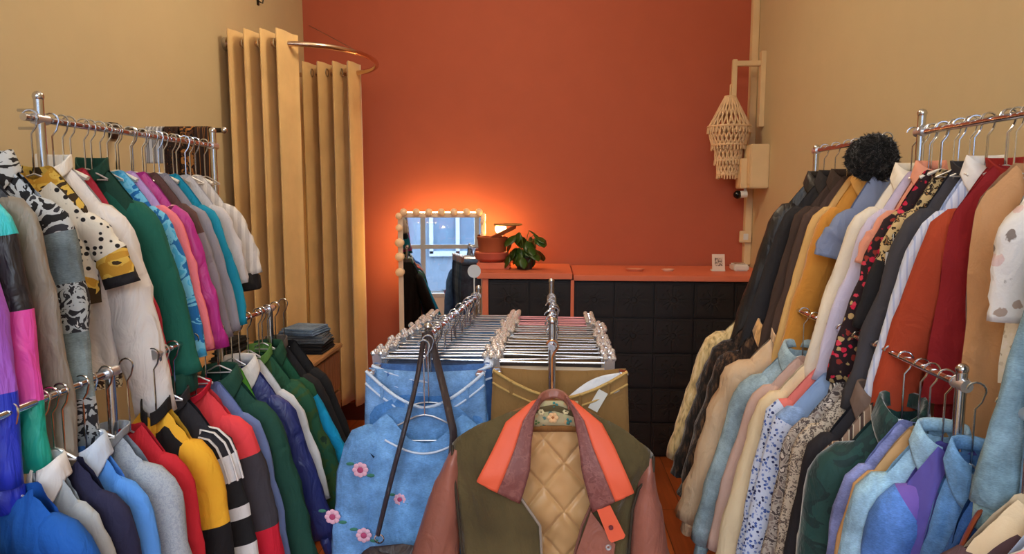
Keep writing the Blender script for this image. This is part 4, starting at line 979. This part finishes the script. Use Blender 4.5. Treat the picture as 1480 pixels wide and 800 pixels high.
for k, y in enumerate(ys):
    X = CLX0+(CLX1-CLX0)*(y-1.9)/.9
    col_ = dms[(k*3+(k//3)) % len(dms)]
    if col_ not in protos:
        o = trousers('jeans', '', X, y, .03, denim(col_), 'jeans on the middle left rack', belt=None); protos[col_] = o
    else:
        o = copy_tree(protos[col_]); o.location = (X, y, CZ-.105)
    o.rotation_euler.z = random.uniform(-.03, .03)+.03
    nm = {0: 'light blue', 1: 'mid blue', 2: 'pale blue', 3: 'dark blue', 4: 'greyish blue', 5: 'faded sky blue', 6: 'slate'}[dms.index(col_)]
    o['label'] = nm+' jeans clipped by the waist on the middle left rack'; o['group'] = nm+' jeans on the middle left rack'
    pass
cls = [((150, 112, 62), 'khaki'), ((120, 92, 60), 'brown'), ((52, 46, 48), 'black'), ((196, 180, 160), 'beige'), ((206, 150, 150), 'pink'), ((96, 84, 74), 'taupe')]
seq = [0, 3, 2, 1, 2, 5, 2, 1, 3, 5, 2, 0, 3, 2, 4, 4, 4, 3, 4]
ys2 = [1.955+.042*k for k in range(19)]
pro2 = {}; chp = None
pinkbar = mat('rosy_bar', (214, 150, 156), rough=.3, bump=0, metal=.3)
for k, y in enumerate(ys2):
    yaw = random.uniform(-.11, .11)
    if k == 0: c = clip_hanger(.008, y, yaw, '', '')
    elif k >= 14:
        if chp is None: chp = c = clip_hanger(.008, y, yaw, '', '', w=.145, bar=pinkbar)
        else: c = copy_tree(chp); c.location = (.008, y, CZ); c.rotation_euler.z = yaw
    else:
        c = copy_tree(ch0); c.location = (.008+random.uniform(-.01, .01), y, CZ); c.rotation_euler.z = yaw
    if k >= 14:
        c['label'] = 'clip hanger with a pinkish bar at the far end of the middle right rack'; c['group'] = 'pinkish clip hangers on the middle right rack'
    else:
        c['label'] = 'chrome clip hanger holding trousers on the middle right rack'; c['group'] = 'clip hangers on the middle right rack'
    col_, nm = cls[seq[k]]
    if col_ not in pro2:
        o = trousers('trousers', '', .008, y, 0, cloth(col_, bump=.3), ''); pro2[col_] = o
    else:
        o = copy_tree(pro2[col_]); o.location = (.008, y, CZ-.105)
    o.rotation_euler.z = random.uniform(-.03, .03)
    o['label'] = nm+' trousers clipped by the waist on the middle right rack'; o['group'] = nm+' trousers on the middle right rack'
    if k == 0: o['label'] = 'khaki trousers clipped second on the middle right rack, behind the sagging waist'; del o['group']
# front khaki trousers folded open with white lining, and a white shirt end
def sagging(name, label, loc, mk, seam, sg=.075, w=.185, L=.62, rz=0, sd=1):
    t = thing(name, label, 'trousers', loc, rz)
    def sag(u, v):
        s = u*2-1; zt_ = -sg*(1-abs(s)**1.6)+.01
        return Vector((s*(w+.03*v), -.030-.012*math.cos(s*1.5)+.006*nz(s*5, v*5, sd), zt_+(-L-zt_)*v))
    def sagb(u, v):
        s = u*2-1; zt_ = -.01*(1-abs(s)**1.6)+.01
        return Vector((s*(w+.03*v), .002+.004*nz(s*5, v*5, sd+5), zt_+(-L-zt_)*v))
    MB().grid(sag, 25, 16).build('front_panel', mk, t, solid=.003, sharp=0)
    MB().grid(sagb, 25, 16).build('back_panel', mk, t, solid=.003, sharp=0)
    for dv in (0, .055):
        MB().tube([sag(i/24, dv)+Vector((0, -.003, 0)) for i in range(25)], .0030 if dv else .0045, 6).build('waist_seam', seam, t)
    for q in (-.72, -.3, .3, .72):
        a_ = sag((q+1)/2, 0); b_ = sag((q+1)/2, .06); MB().tube([a_+Vector((0, -.005, .002)), b_+Vector((0, -.005, 0))], .005, 6, flat=.4).build('belt_loop', mk, t)
    for xx in (-w+.01, w-.01):
        MB().box((xx, -.012, .002), (.026, .04, .012), bev=.003).build('clip_tab', chrome, t)
    return t
mk = cloth((140, 104, 58), sheen=.2)
sagging('khaki_trousers', 'khaki brown wide trousers with a sagging waist right behind the olive jacket', (.03, 1.905, 1.045), mk, cloth((196, 160, 96)))
wst = mat('white_thread', (206, 220, 240), bump=0)
sagging('jeans', 'pale jeans with a sagging white-stitched waist, frontmost on the middle left rack', (-.345, 1.895, 1.04), denim((120, 164, 216)), wst, sg=.10, w=.165, sd=3)
sagging('jeans', 'darker jeans with a sagging waist, second from the front on the middle left rack', (-.335, 1.945, 1.045), denim((70, 110, 172)), wst, sg=.045, w=.170, rz=.05, sd=4)
t = thing('white_cloth', 'white folded cloth tucked into the khaki trousers', 'cloth', (.10, 1.89, 1.02))
def wc(u, v):
    return Vector((-.065+.16*u+.01*v, -.012+.004*math.sin(u*5)-.02*v*(1-u), -.055+.085*u**1.4+.03*math.sin(u*3.1)*(1)-.10*v*(1-.55*u)))
MB().grid(wc, 14, 9).build('fabric', cloth((222, 224, 230)), t, solid=.003, sharp=0)
t = thing('paper_tag', 'white tag sticking out of the khaki trousers', 'tag', (.135, 1.862, .985))
MB().box((0, 0, -.01), (.028, .0015, .06), M=Matrix.Rotation(.5, 3, 'Y')).build('card', whiteplastic, t, smooth=False)

# round white disc on a thin stem at the far end of the middle left rack
t = thing('size_marker', 'round white disc on a thin stem at the far end of the middle left rack', 'marker', (-.297, 2.70, CZ+.014))
MB().cyl((0, 0, 0), (0, 0, .07), .0025, 8).build('stem', whiteplastic, t)
MB().cyl((0, -.003, .092), (0, .003, .092), .026, 28).build('disc', mat('white_disc', (205, 205, 205), rough=.5, bump=0), t, sharp=30)

# denim shirt with pink flower embroidery, hanging in front of the middle left rack
DX, DY = -.335, 1.80
ds = garment('denim_shirt', 'shirt', 'light blue denim shirt embroidered with pink flowers in front of the jeans', DX, DY, CZ, denim((112, 164, 222)), yaw=math.radians(4), sw=.175, drop=.085, L=.66, SL=.60, splay=.04, T=.03, hw=.20, neck=.60, nd=.10, sr=(.06, .05), side=-1, sidewall=.01, placket=None, nz0=-.165, curve=0)
m_pet = mat('pink_petal', (226, 176, 196), bump=.4); m_pc = mat('dark_pink_centre', (176, 70, 110), bump=.4); m_gl = mat('embroidered_leaf', (60, 120, 100), bump=.3)
def flower(px, py, r, y=DY-.030):
    r *= 1.3
    p = at(px, py, Y=y)-Vector((DX, DY, CZ))
    g = MB()
    for k in range(8):
        a = k*PI/4; g.ball((p.x+r*.6*math.cos(a), p.y, p.z+r*.6*math.sin(a)), r*.33, 8, sc=(1, .25, 1))
    o = g.build('embroidered_flower', m_pet, ds)
    MB().ball((p.x, p.y-.002, p.z), r*.36, 10, sc=(1, .3, 1)).build('flower_centre', m_pc, o)
    for q in (-1, 1): MB().ball((p.x+q*r*1.15, p.y+.001, p.z-q*r*.7), r*.32, 8, sc=(1.5, .2, .7)).build('leaf', m_gl, o)
for (px, py, r) in ((521, 676, .018), (577, 720, .014), (526, 770, .018), (482, 742, .018)): flower(px, py, r, DY-.034 if px > 490 else DY-.03)
# seams: yoke and inside neck line
g = MB()
g.tube([Vector((DX-DX-.105+.21*i/20, -.022-.010*math.sin(PI*i/20), -.250-.035*math.sin(PI*i/20))) for i in range(21)], .0028, 6)
g.build('neck_seam', mat('white_thread', (206, 220, 240), bump=0), ds)

# denim dress inside / behind it
garment('denim_dress', 'dress', 'plain mid-blue denim dress right behind the embroidered shirt', -.335, 1.865, CZ, denim((84, 140, 206)), yaw=math.radians(3), sw=.165, drop=.04, L=.70, SL=0, T=.024, hw=.19, neck=.5, nd=.035, side=-1, nz0=-.15)

# black leather shoulder bag whose strap loops over the post of the middle left rack
bg = thing('shoulder_bag', 'dark leather shoulder bag hanging by its strap over the denim shirt', 'bag', (-.42, 1.68, .60))
mbk = leather((52, 42, 46))
pt = Vector((-.338, 1.90, CZ+.035)); A1 = at(545, 770, Y=1.70)
def rel(v): return v-Vector((-.42, 1.68, .60))
l1 = [rel(at(546, 772, Y=1.70)), rel(at(566, 690, Y=1.715)), rel(at(590, 600, Y=1.755)), rel(at(603, 545, Y=1.84)), rel(Vector((-.350, 1.90, CZ+.016)))]
l2 = [rel(Vector((-.338, 1.902, CZ+.018))), rel(at(636, 540, Y=1.86)), rel(at(650, 600, Y=1.77)), rel(at(655, 640, Y=1.745)), rel(at(640, 740, Y=1.72)), rel(at(620, 790, Y=1.70))]
for l in (l1, l2):
    MB().tube(catmull(l, 26), .012, 8, flat=.55).build('strap', mbk, bg)
pc_ = at(583, 830, Y=1.68); c0 = rel(pc_)
def bagf(u, v):
    th = 2*PI*u; zz = v*2-1
    return Vector((c0.x+.115*math.copysign(abs(math.cos(th))**.7, math.cos(th))*(1-abs(zz)**4)**.4*(1 if True else 0), c0.y+.032*math.sin(th)*(1-abs(zz)**3)**.5, c0.z+.0+.075*zz+.010*math.cos(u*2*PI)**2))
MB().grid(bagf, 33, 13).build('pouch', mbk, bg, sharp=0)
MB().grid(lambda u, v: bagf(.5+u*.5, .45+.5*v)+Vector((0, -.006, 0)), 17, 8).build('flap', mbk, bg, solid=.003, sharp=0)
for px_, py_ in ((548, 778), (618, 790)):
    q = rel(at(px_, py_, Y=1.695)); MB().tube([(q.x+.012*math.cos(a*PI/6), q.y, q.z+.012*math.sin(a*PI/6)) for a in range(12)], .0022, 6, closed=True).build('ring', chrome, bg)

# ================================================================= OLIVE LEATHER JACKET (front of the middle right rack)
JY = 1.655; S_ = JY/FPX
J0 = at(800, 572, Y=JY)
jk = thing('leather_jacket', 'olive suede jacket with brown leather sleeves and an orange collar, front and centre', 'jacket', J0)
m_ol = mat('olive_suede', (98, 84, 52), rough=.95, bump=.5, bs=160, sheen=.25, var=.5)
m_brl = mat('brown_leather_sleeve', (156, 96, 80), rough=.42, bump=.6, bs=70, var=.35, spec=.5)
m_col = mat('orange_leather_collar', (226, 96, 64), rough=.55, bump=.2, bs=90, var=.08)
m_cin = mat('worn_mauve_leather', (124, 74, 70), kind='blotch', cols=[(128, 78, 74), (138, 88, 82), (116, 68, 66)], sc=50, rough=.5, bump=.4)
m_lin = mat('golden_lining', (206, 158, 104), rough=.4, bump=.2, bs=12, sheen=.3, spec=.5, var=.25)
def J(px, py, dy=0): # photo point on the jacket plane, local
    p = at(px, py, Y=JY)-J0; return Vector((p.x, dy, p.z))
def lrp(a, b, t): return a+(b-a)*t
# outline tables, photo points down the jacket: (py, outer seam x, opening x)
Lf = [(592, 640+20, 770), (0, 0, 0)]
def poly(pts, t):
    """point on a polyline by fraction of its length index"""
    n = len(pts)-1; f = t*n; i = min(int(f), n-1); w = f-i
    return (pts[i][0]+(pts[i+1][0]-pts[i][0])*w, pts[i][1]+(pts[i+1][1]-pts[i][1])*w)
def panel(outer, inner, bulge, name, m, par, dy0=-.045, n=17, r=22, seed=0, backd=0, yin=None):
    def fn(u, v):
        a = poly(outer, v); b_ = poly(inner, v); x = a[0]+(b_[0]-a[0])*u; y = a[1]+(b_[1]-a[1])*u-9*math.sin(PI*u**.6)*(1-v)**6
        dd = dy0*min(1, v*5+.25)*(math.sin(PI*min(1, u*.55+.04))**.5) + (yin*v*u if yin else 0)
        dd += bulge*nz(u*3.2+seed, v*2.6, seed)+.35*bulge*nz(u*8, v*5+seed, 3)
        return J(x, y, dd)
    return MB().grid(fn, n, r).build(name, m, par, solid=.004, sharp=0)
outL = [(655, 639), (657, 665), (661, 700), (666, 750), (672, 810), (676, 900), (680, 1010)]
innL = [(768, 583), (742, 640), (754, 706), (781, 745), (784, 800), (786, 900), (788, 1010)]
outR = [(943, 655), (942, 674), (921, 698), (912, 728), (908, 775), (903, 880), (898, 1010)]
innR = [(832, 583), (864, 650), (853, 715), (840, 745), (828, 790), (824, 900), (822, 1010)]
panel(outL, innL, .020, 'front_panel', m_ol, jk, seed=1)
panel(outR, innR, .020, 'front_panel', m_ol, jk, seed=5)
for ol in (outL, outR):
    MB().tube([J(*poly(ol, k/24), -.018-.012*min(1, k/5)) for k in range(21)], .0035, 6).build('armhole_seam', mat('dark_seam', (58, 48, 36), bump=0), jk)
# back panel outside and the quilted lining seen through the opening
outB = [(660, 638), (668, 700), (672, 800), (680, 1010)]; outB2 = [(942, 655), (935, 700), (920, 800), (896, 1010)]
def bk(u, v):
    a = poly(outB, v); b_ = poly(outB2, v); x = a[0]+(b_[0]-a[0])*u; y = a[1]+(b_[1]-a[1])*u
    top_ = -60*max(0, 1-abs(u*2-1)**1.3)*(1-v)
    return J(x, y+top_, .045*min(1, v*5+.2)*math.sin(PI*max(.02, min(.98, u)))**.5+.004*nz(u*4, v*4, 2))
MB().grid(bk, 25, 22).build('back_panel', m_ol, jk, solid=.003, sharp=0)
def li(u, v):
    a = poly([(742, 604), (738, 700), (736, 800), (740, 1000)], v); b_ = poly([(862, 604), (868, 700), (866, 800), (860, 1000)], v)
    x = a[0]+(b_[0]-a[0])*u; y = a[1]+(b_[1]-a[1])*u
    # diamond quilting: pinched seams
    ws = .100; X_, Z_ = x*S_, y*S_
    d1 = abs(((X_+Z_*.85)/ws) % 1-.5)*2; d2 = abs(((X_-Z_*.85)/ws) % 1-.5)*2
    q = min(1-d1, 1-d2); puff_ = min(1, max(0, q)/.22)**.5
    return J(x, y, .034-.010*puff_+.010*nz(u*3, v*5, 8)+.004*nz(u*8, v*15, 8))
MB().grid(li, 70, 190).build('quilted_lining', m_lin, jk, solid=.002, sharp=0)
# yoke and embroidered label
MB().grid(lambda u, v: J(764+76*u, 618+9*v-0*u, .018), 8, 3).build('yoke_band', cloth((130, 84, 40)), jk, solid=.002)
lab = MB().grid(lambda u, v: J(768+68*u, 582+37*v, .016+.004*math.sin(u*3)), 10, 6).build('neck_label', mat('label_cloth', (186, 168, 128), kind='floral', cols=[(206, 160, 110), (90, 120, 110), (190, 180, 130)], sc=70), jk, solid=.002)
def fl(px, py, r, m, n=6):
    c = J(px, py, .010); g = MB()
    for k in range(n):
        a = 2*PI*k/n; g.ball((c.x+r*.6*math.cos(a), c.y, c.z+r*.6*math.sin(a)), r*.42, 8, sc=(1, .3, 1))
    g.build('label_flower', m, lab)
fl(799, 605, .014, mat('peach_petal', (226, 180, 130), bump=.2)); fl(799, 605, .005, mat('rust_centre', (190, 110, 50), bump=.2), 4)
fl(782, 597, .008, mat('cream_petal', (226, 208, 160), bump=.2)); fl(818, 596, .008, mat('cream_petal', (226, 208, 160)))
fl(802, 586, .008, mat('teal_leaf', (60, 130, 126), bump=.2), 3); fl(822, 610, .008, mat('teal_leaf', (60, 130, 126)), 3); fl(776, 612, .007, mat('green_leaf_thread', (96, 120, 70), bump=.2), 3)
# collar: lapels in two leathers
rowsL = [((782, 571), (776, 573), (770, 577)), ((773, 596), (757, 600), (733, 603)), ((769, 628), (746, 634), (717, 634)), ((767, 664), (734, 664), (701, 663)), ((760, 688), (727, 680), (694, 676)), ((753, 710), (722, 692), (694, 678))]
rowsR = [((818, 571), (823, 573), (829, 577)), ((829, 596), (843, 600), (868, 605)), ((835, 628), (855, 634), (885, 634)), ((839, 664), (870, 668), (899, 664)), ((848, 700), (881, 694), (910, 690)), ((854, 722), (885, 704), (911, 693))]
for rows in (rowsL, rowsR):
    def colf(u, v, a, b_, rows=rows):
        n = len(rows)-1; f = v*n; i = min(int(f), n-1); w = f-i
        A_ = (rows[i][a][0]*(1-w)+rows[i+1][a][0]*w, rows[i][a][1]*(1-w)+rows[i+1][a][1]*w)
        B_ = (rows[i][b_][0]*(1-w)+rows[i+1][b_][0]*w, rows[i][b_][1]*(1-w)+rows[i+1][b_][1]*w)
        uu = (a+(b_-a)*u)/2
        return J(A_[0]+(B_[0]-A_[0])*u, A_[1]+(B_[1]-A_[1])*u, -.010-.058*min(1, v*1.6)-.012*math.sin(PI*uu*.8)+.002*nz(u*4, v*6, 2))
    o = MB().grid(lambda u, v: colf(u, v, 0, 1), 8, 16).build('collar', m_cin, jk, solid=.004, sharp=0)
    MB().grid(lambda u, v: colf(u, v, 1, 2), 8, 16).build('collar_edge', m_col, o, solid=.005, sharp=0)['label'] = 'bright orange collar edge'
def stand(u, v):
    a = PI*u
    return J(800-22*math.cos(a), 576-9*math.sin(a)*1.0+12*v, -.010+.045*math.sin(a)-.01*v)
MB().grid(stand, 17, 5).build('collar_stand', m_brl, jk, solid=.005, sharp=0)
# storm flap, orange tab, snaps, edge piping
flp = [(852, 722), (868, 744), (886, 768), (884, 781), (858, 790), (833, 797), (829, 788), (842, 750)]
g = MB(); vs = [J(x, y, -.062) for x, y in flp]; g.add(vs, [tuple(range(len(vs)))]); fo = g.build('storm_flap', m_brl, jk, solid=.005, smooth=False)
g = MB(); tb = [(860, 717), (878, 710), (899, 752), (897, 756), (880, 762), (876, 758)]; g.add([J(x, y, -.074) for x, y in tb], [tuple(range(6))]); to = g.build('collar_tab', m_col, jk, solid=.004, smooth=False)
c = J(879, 740, -.078); MB().cyl(c, c+Vector((0, -.004, 0)), .0055, 14).build('button', mat('dark_button', (110, 46, 50), bump=0), to)
c = J(876, 771, -.066); MB().lathe([(.003, 0), (.007, -.001), (.008, .001), (.007, .003)], seg=14).build('snap', chrome2, fo, loc=c).rotation_euler = (PI/2, 0, 0)
MB().tube([J(*poly(innL[2:], k/20), -.052) for k in range(21)], .0035, 6).build('edge_piping', mat('grey_piping', (150, 136, 124), bump=0), jk)
MB().tube([J(*poly(innR[2:], k/20), -.052) for k in range(21)], .0035, 6).build('edge_piping', mat('brown_piping', (120, 76, 64), bump=0), jk)
# sleeves
def jsleeve(cl_, wd, seed):
    g = MB(); P_ = []
    K = 26; SEG = 16; vs = []
    for i in range(K):
        u = i/(K-1); c_ = poly(cl_, u); w_ = poly(wd, u)[0]*S_
        p = J(c_[0], c_[1], 0)
        c2 = poly(cl_, min(1, u+.03)); c1 = poly(cl_, max(0, u-.03)); tg = (J(*c2)-J(*c1)).normalized(); a = tg.cross(Vector((0, 1, 0)))
        for k in range(SEG):
            th = 2*PI*k/SEG; f = 1+.10*nz(u*7+seed, k*.5, seed)+.05*nz(u*20, k, seed)
            vs.append(p+a*math.cos(th)*w_*f+Vector((0, 1, 0))*math.sin(th)*lerp(u, [(0, .02), (.1, .042), (1, .046)])*f)
    fs = [(i*SEG+k, i*SEG+(k+1) % SEG, (i+1)*SEG+(k+1) % SEG, (i+1)*SEG+k) for i in range(K-1) for k in range(SEG)]
    fs.append(tuple((K-1)*SEG+k for k in range(SEG)))
    g.add(vs, fs); return g.build('sleeve', m_brl, jk, sharp=0)
jsleeve([(661, 646), (655, 670), (647, 700), (639, 745), (630, 800), (616, 880), (606, 960), (604, 1010)], [(6, 0), (13, 0), (20, 0), (28, 0), (37, 0), (40, 0), (38, 0), (34, 0)], 1)
jsleeve([(938, 658), (934, 688), (933, 722), (935, 765), (938, 805), (946, 880), (952, 950), (955, 1010)], [(5, 0), (13, 0), (21, 0), (27, 0), (32, 0), (34, 0), (32, 0), (30, 0)], 4)
# its hanger, hooked over the overhanging rail end
hg = thing('wooden_hanger', 'wooden hanger inside the olive suede jacket', 'hanger', (.008, 1.815, CZ))
hk = [(0, 0, .0145)]
hk = [(0, -.118, J0.z-CZ-.03), (0, -.11, J0.z-CZ+.02), (0, -.05, -.045), (0, -.012, -.03), (.004, 0, -.020)]
for q in range(9):
    a = -.9+q*(PI+.6)/8; hk.append((.0158*math.cos(a), 0, .0158*math.sin(a)+.0012))
MB().tube(hk, .0028, 8).build('hook', mat('brass_hook', (214, 160, 120), rough=.25, metal=1, bump=0), hg)
MB().tube(catmull([(-.16, -.118, J0.z-CZ-.095), (-.09, -.118, J0.z-CZ-.060), (0, -.118, J0.z-CZ-.030), (.09, -.118, J0.z-CZ-.060), (.16, -.118, J0.z-CZ-.100)], 21), .011, 10).build('shoulder_bar', mat('hanger_wood', (150, 96, 60), kind='wood', bump=.1), hg)

# ================================================================= BLACK FUR HAT
p = at(1262, 226, Y=2.17)
ht = thing('fur_hat', 'black fuzzy fur hat set on top of the right racks', 'hat', p, .3)
ht.scale = (.88, .88, .9); ht.rotation_euler = (math.radians(62), 0, math.radians(-10))
mfh = fur((16, 15, 17), (52, 48, 46))
def hatf(u, v):
    th = 2*PI*u; prof = [(0.002, .062), (.040, .060), (.062, .045), (.068, .02), (.070, -.005), (.084, -.014), (.086, -.022), (.066, -.026), (.055, -.018)]
    f = v*(len(prof)-1); i = min(int(f), len(prof)-2); w = f-i
    r = prof[i][0]+(prof[i+1][0]-prof[i][0])*w; z = prof[i][1]+(prof[i+1][1]-prof[i][1])*w
    d = .010*nz(math.cos(th)*9, math.sin(th)*9, z*120)+.006*nz(math.cos(th)*24, math.sin(th)*24, z*260)
    return Vector(((r+d)*math.cos(th), (r+d)*math.sin(th), z+d*.6))
MB().grid(hatf, 65, 44).build('crown', mfh, ht, sharp=0)
tf = MB(); random.seed(9)
for k in range(2600):
    u, v = random.random(), random.random()*.85; q = hatf(u, v); nrm = Vector((q.x, q.y, q.z*1.0+.004)).normalized()
    s1 = Vector((random.uniform(-1, 1), random.uniform(-1, 1), random.uniform(-1, 1))).normalized()
    e = q+(nrm+s1*.6)*.007; sd = nrm.cross(s1).normalized()*.0009
    tf.add([q-sd, q+sd, e], [(0, 1, 2)])
o = tf.build('fur_tufts', mfh, ht, smooth=False); o['kind'] = 'stuff'

# ================================================================= SCARF RAIL ON THE LEFT WALL
a = at(203, 184, Y=2.52); b_ = at(306, 196, Y=2.52)
sr_ = thing('scarf_rail', 'short dark rail on the left wall with draped scarves', 'rail', (XL, 2.52, a.z-.0))
rz0 = a.z-.012
MB().tube([(.0, 0, -.012), (-XL-1.20, 0, -.012)], .009, 10).build('rail', mat('dark_metal', (44, 36, 34), rough=.4, metal=.6, bump=0), sr_)
MB().ball((-XL-1.195, 0, -.012), .013, 10).build('end_knob', chrome, sr_)
MB().box((.006, 0, -.012), (.012, .05, .06), bev=.002).build('wall_plate', blackplastic, sr_)
def scarf(pxa, pxb, pyb, m, label, dy=0):
    xa = at(pxa, 190, Y=2.52).x; xb = at(pxb, 190, Y=2.52).x; zb_ = at(pxa, pyb, Y=2.5).z
    t = thing('scarf', label, 'scarf', ((xa+xb)/2, 2.52, rz0)); w = (xb-xa)
    Ld = rz0-zb_
    def fn(u, v):
        x = (u-.5)*w*(1+.05*math.sin(v*9)); s = v*2-1
        ang = 1 if s > 0 else -1
        a_ = max(-1, min(1, s/.12))
        y = -math.sin(a_*PI/2)*.014; z = math.cos(a_*PI/2)*.014
        if abs(s) > .12: z = -(abs(s)-.12)/.88*Ld*(1 if s > 0 else .8)
        y += .008*math.sin(u*14+pxa)*min(1, abs(s)*3)*(-1 if s > 0 else 1)*1-(.008 if s > 0 else -.008)
        return Vector((x, y, z+.0))
    MB().grid(fn, 16, 34).build('draped_cloth', m, t, solid=.002, sharp=0)
scarf(213, 240, 236, mat('striped_grey_scarf', (206, 204, 206), kind='stripes', cols=[(60, 56, 60), (150, 148, 152)], sc=22), 'grey black and white striped scarf on the wall rail')
scarf(241, 262, 262, mat('dark_leopard', (58, 34, 22), kind='leopard', cols=[(24, 18, 18), (150, 90, 40)], sc=60), 'dark brown leopard scarf beside the striped one')
scarf(263, 284, 300, mat('brown_animal', (96, 58, 34), kind='blotch', cols=[(30, 22, 20), (176, 116, 58)], sc=40), 'brown animal print scarf in the middle of the wall rail')
scarf(285, 305, 300, mat('tan_black_scarf', (52, 34, 26), kind='stripes', cols=[(176, 118, 60), (30, 24, 24)], sc=16), 'tan and black striped scarf at the outer end of the wall rail')
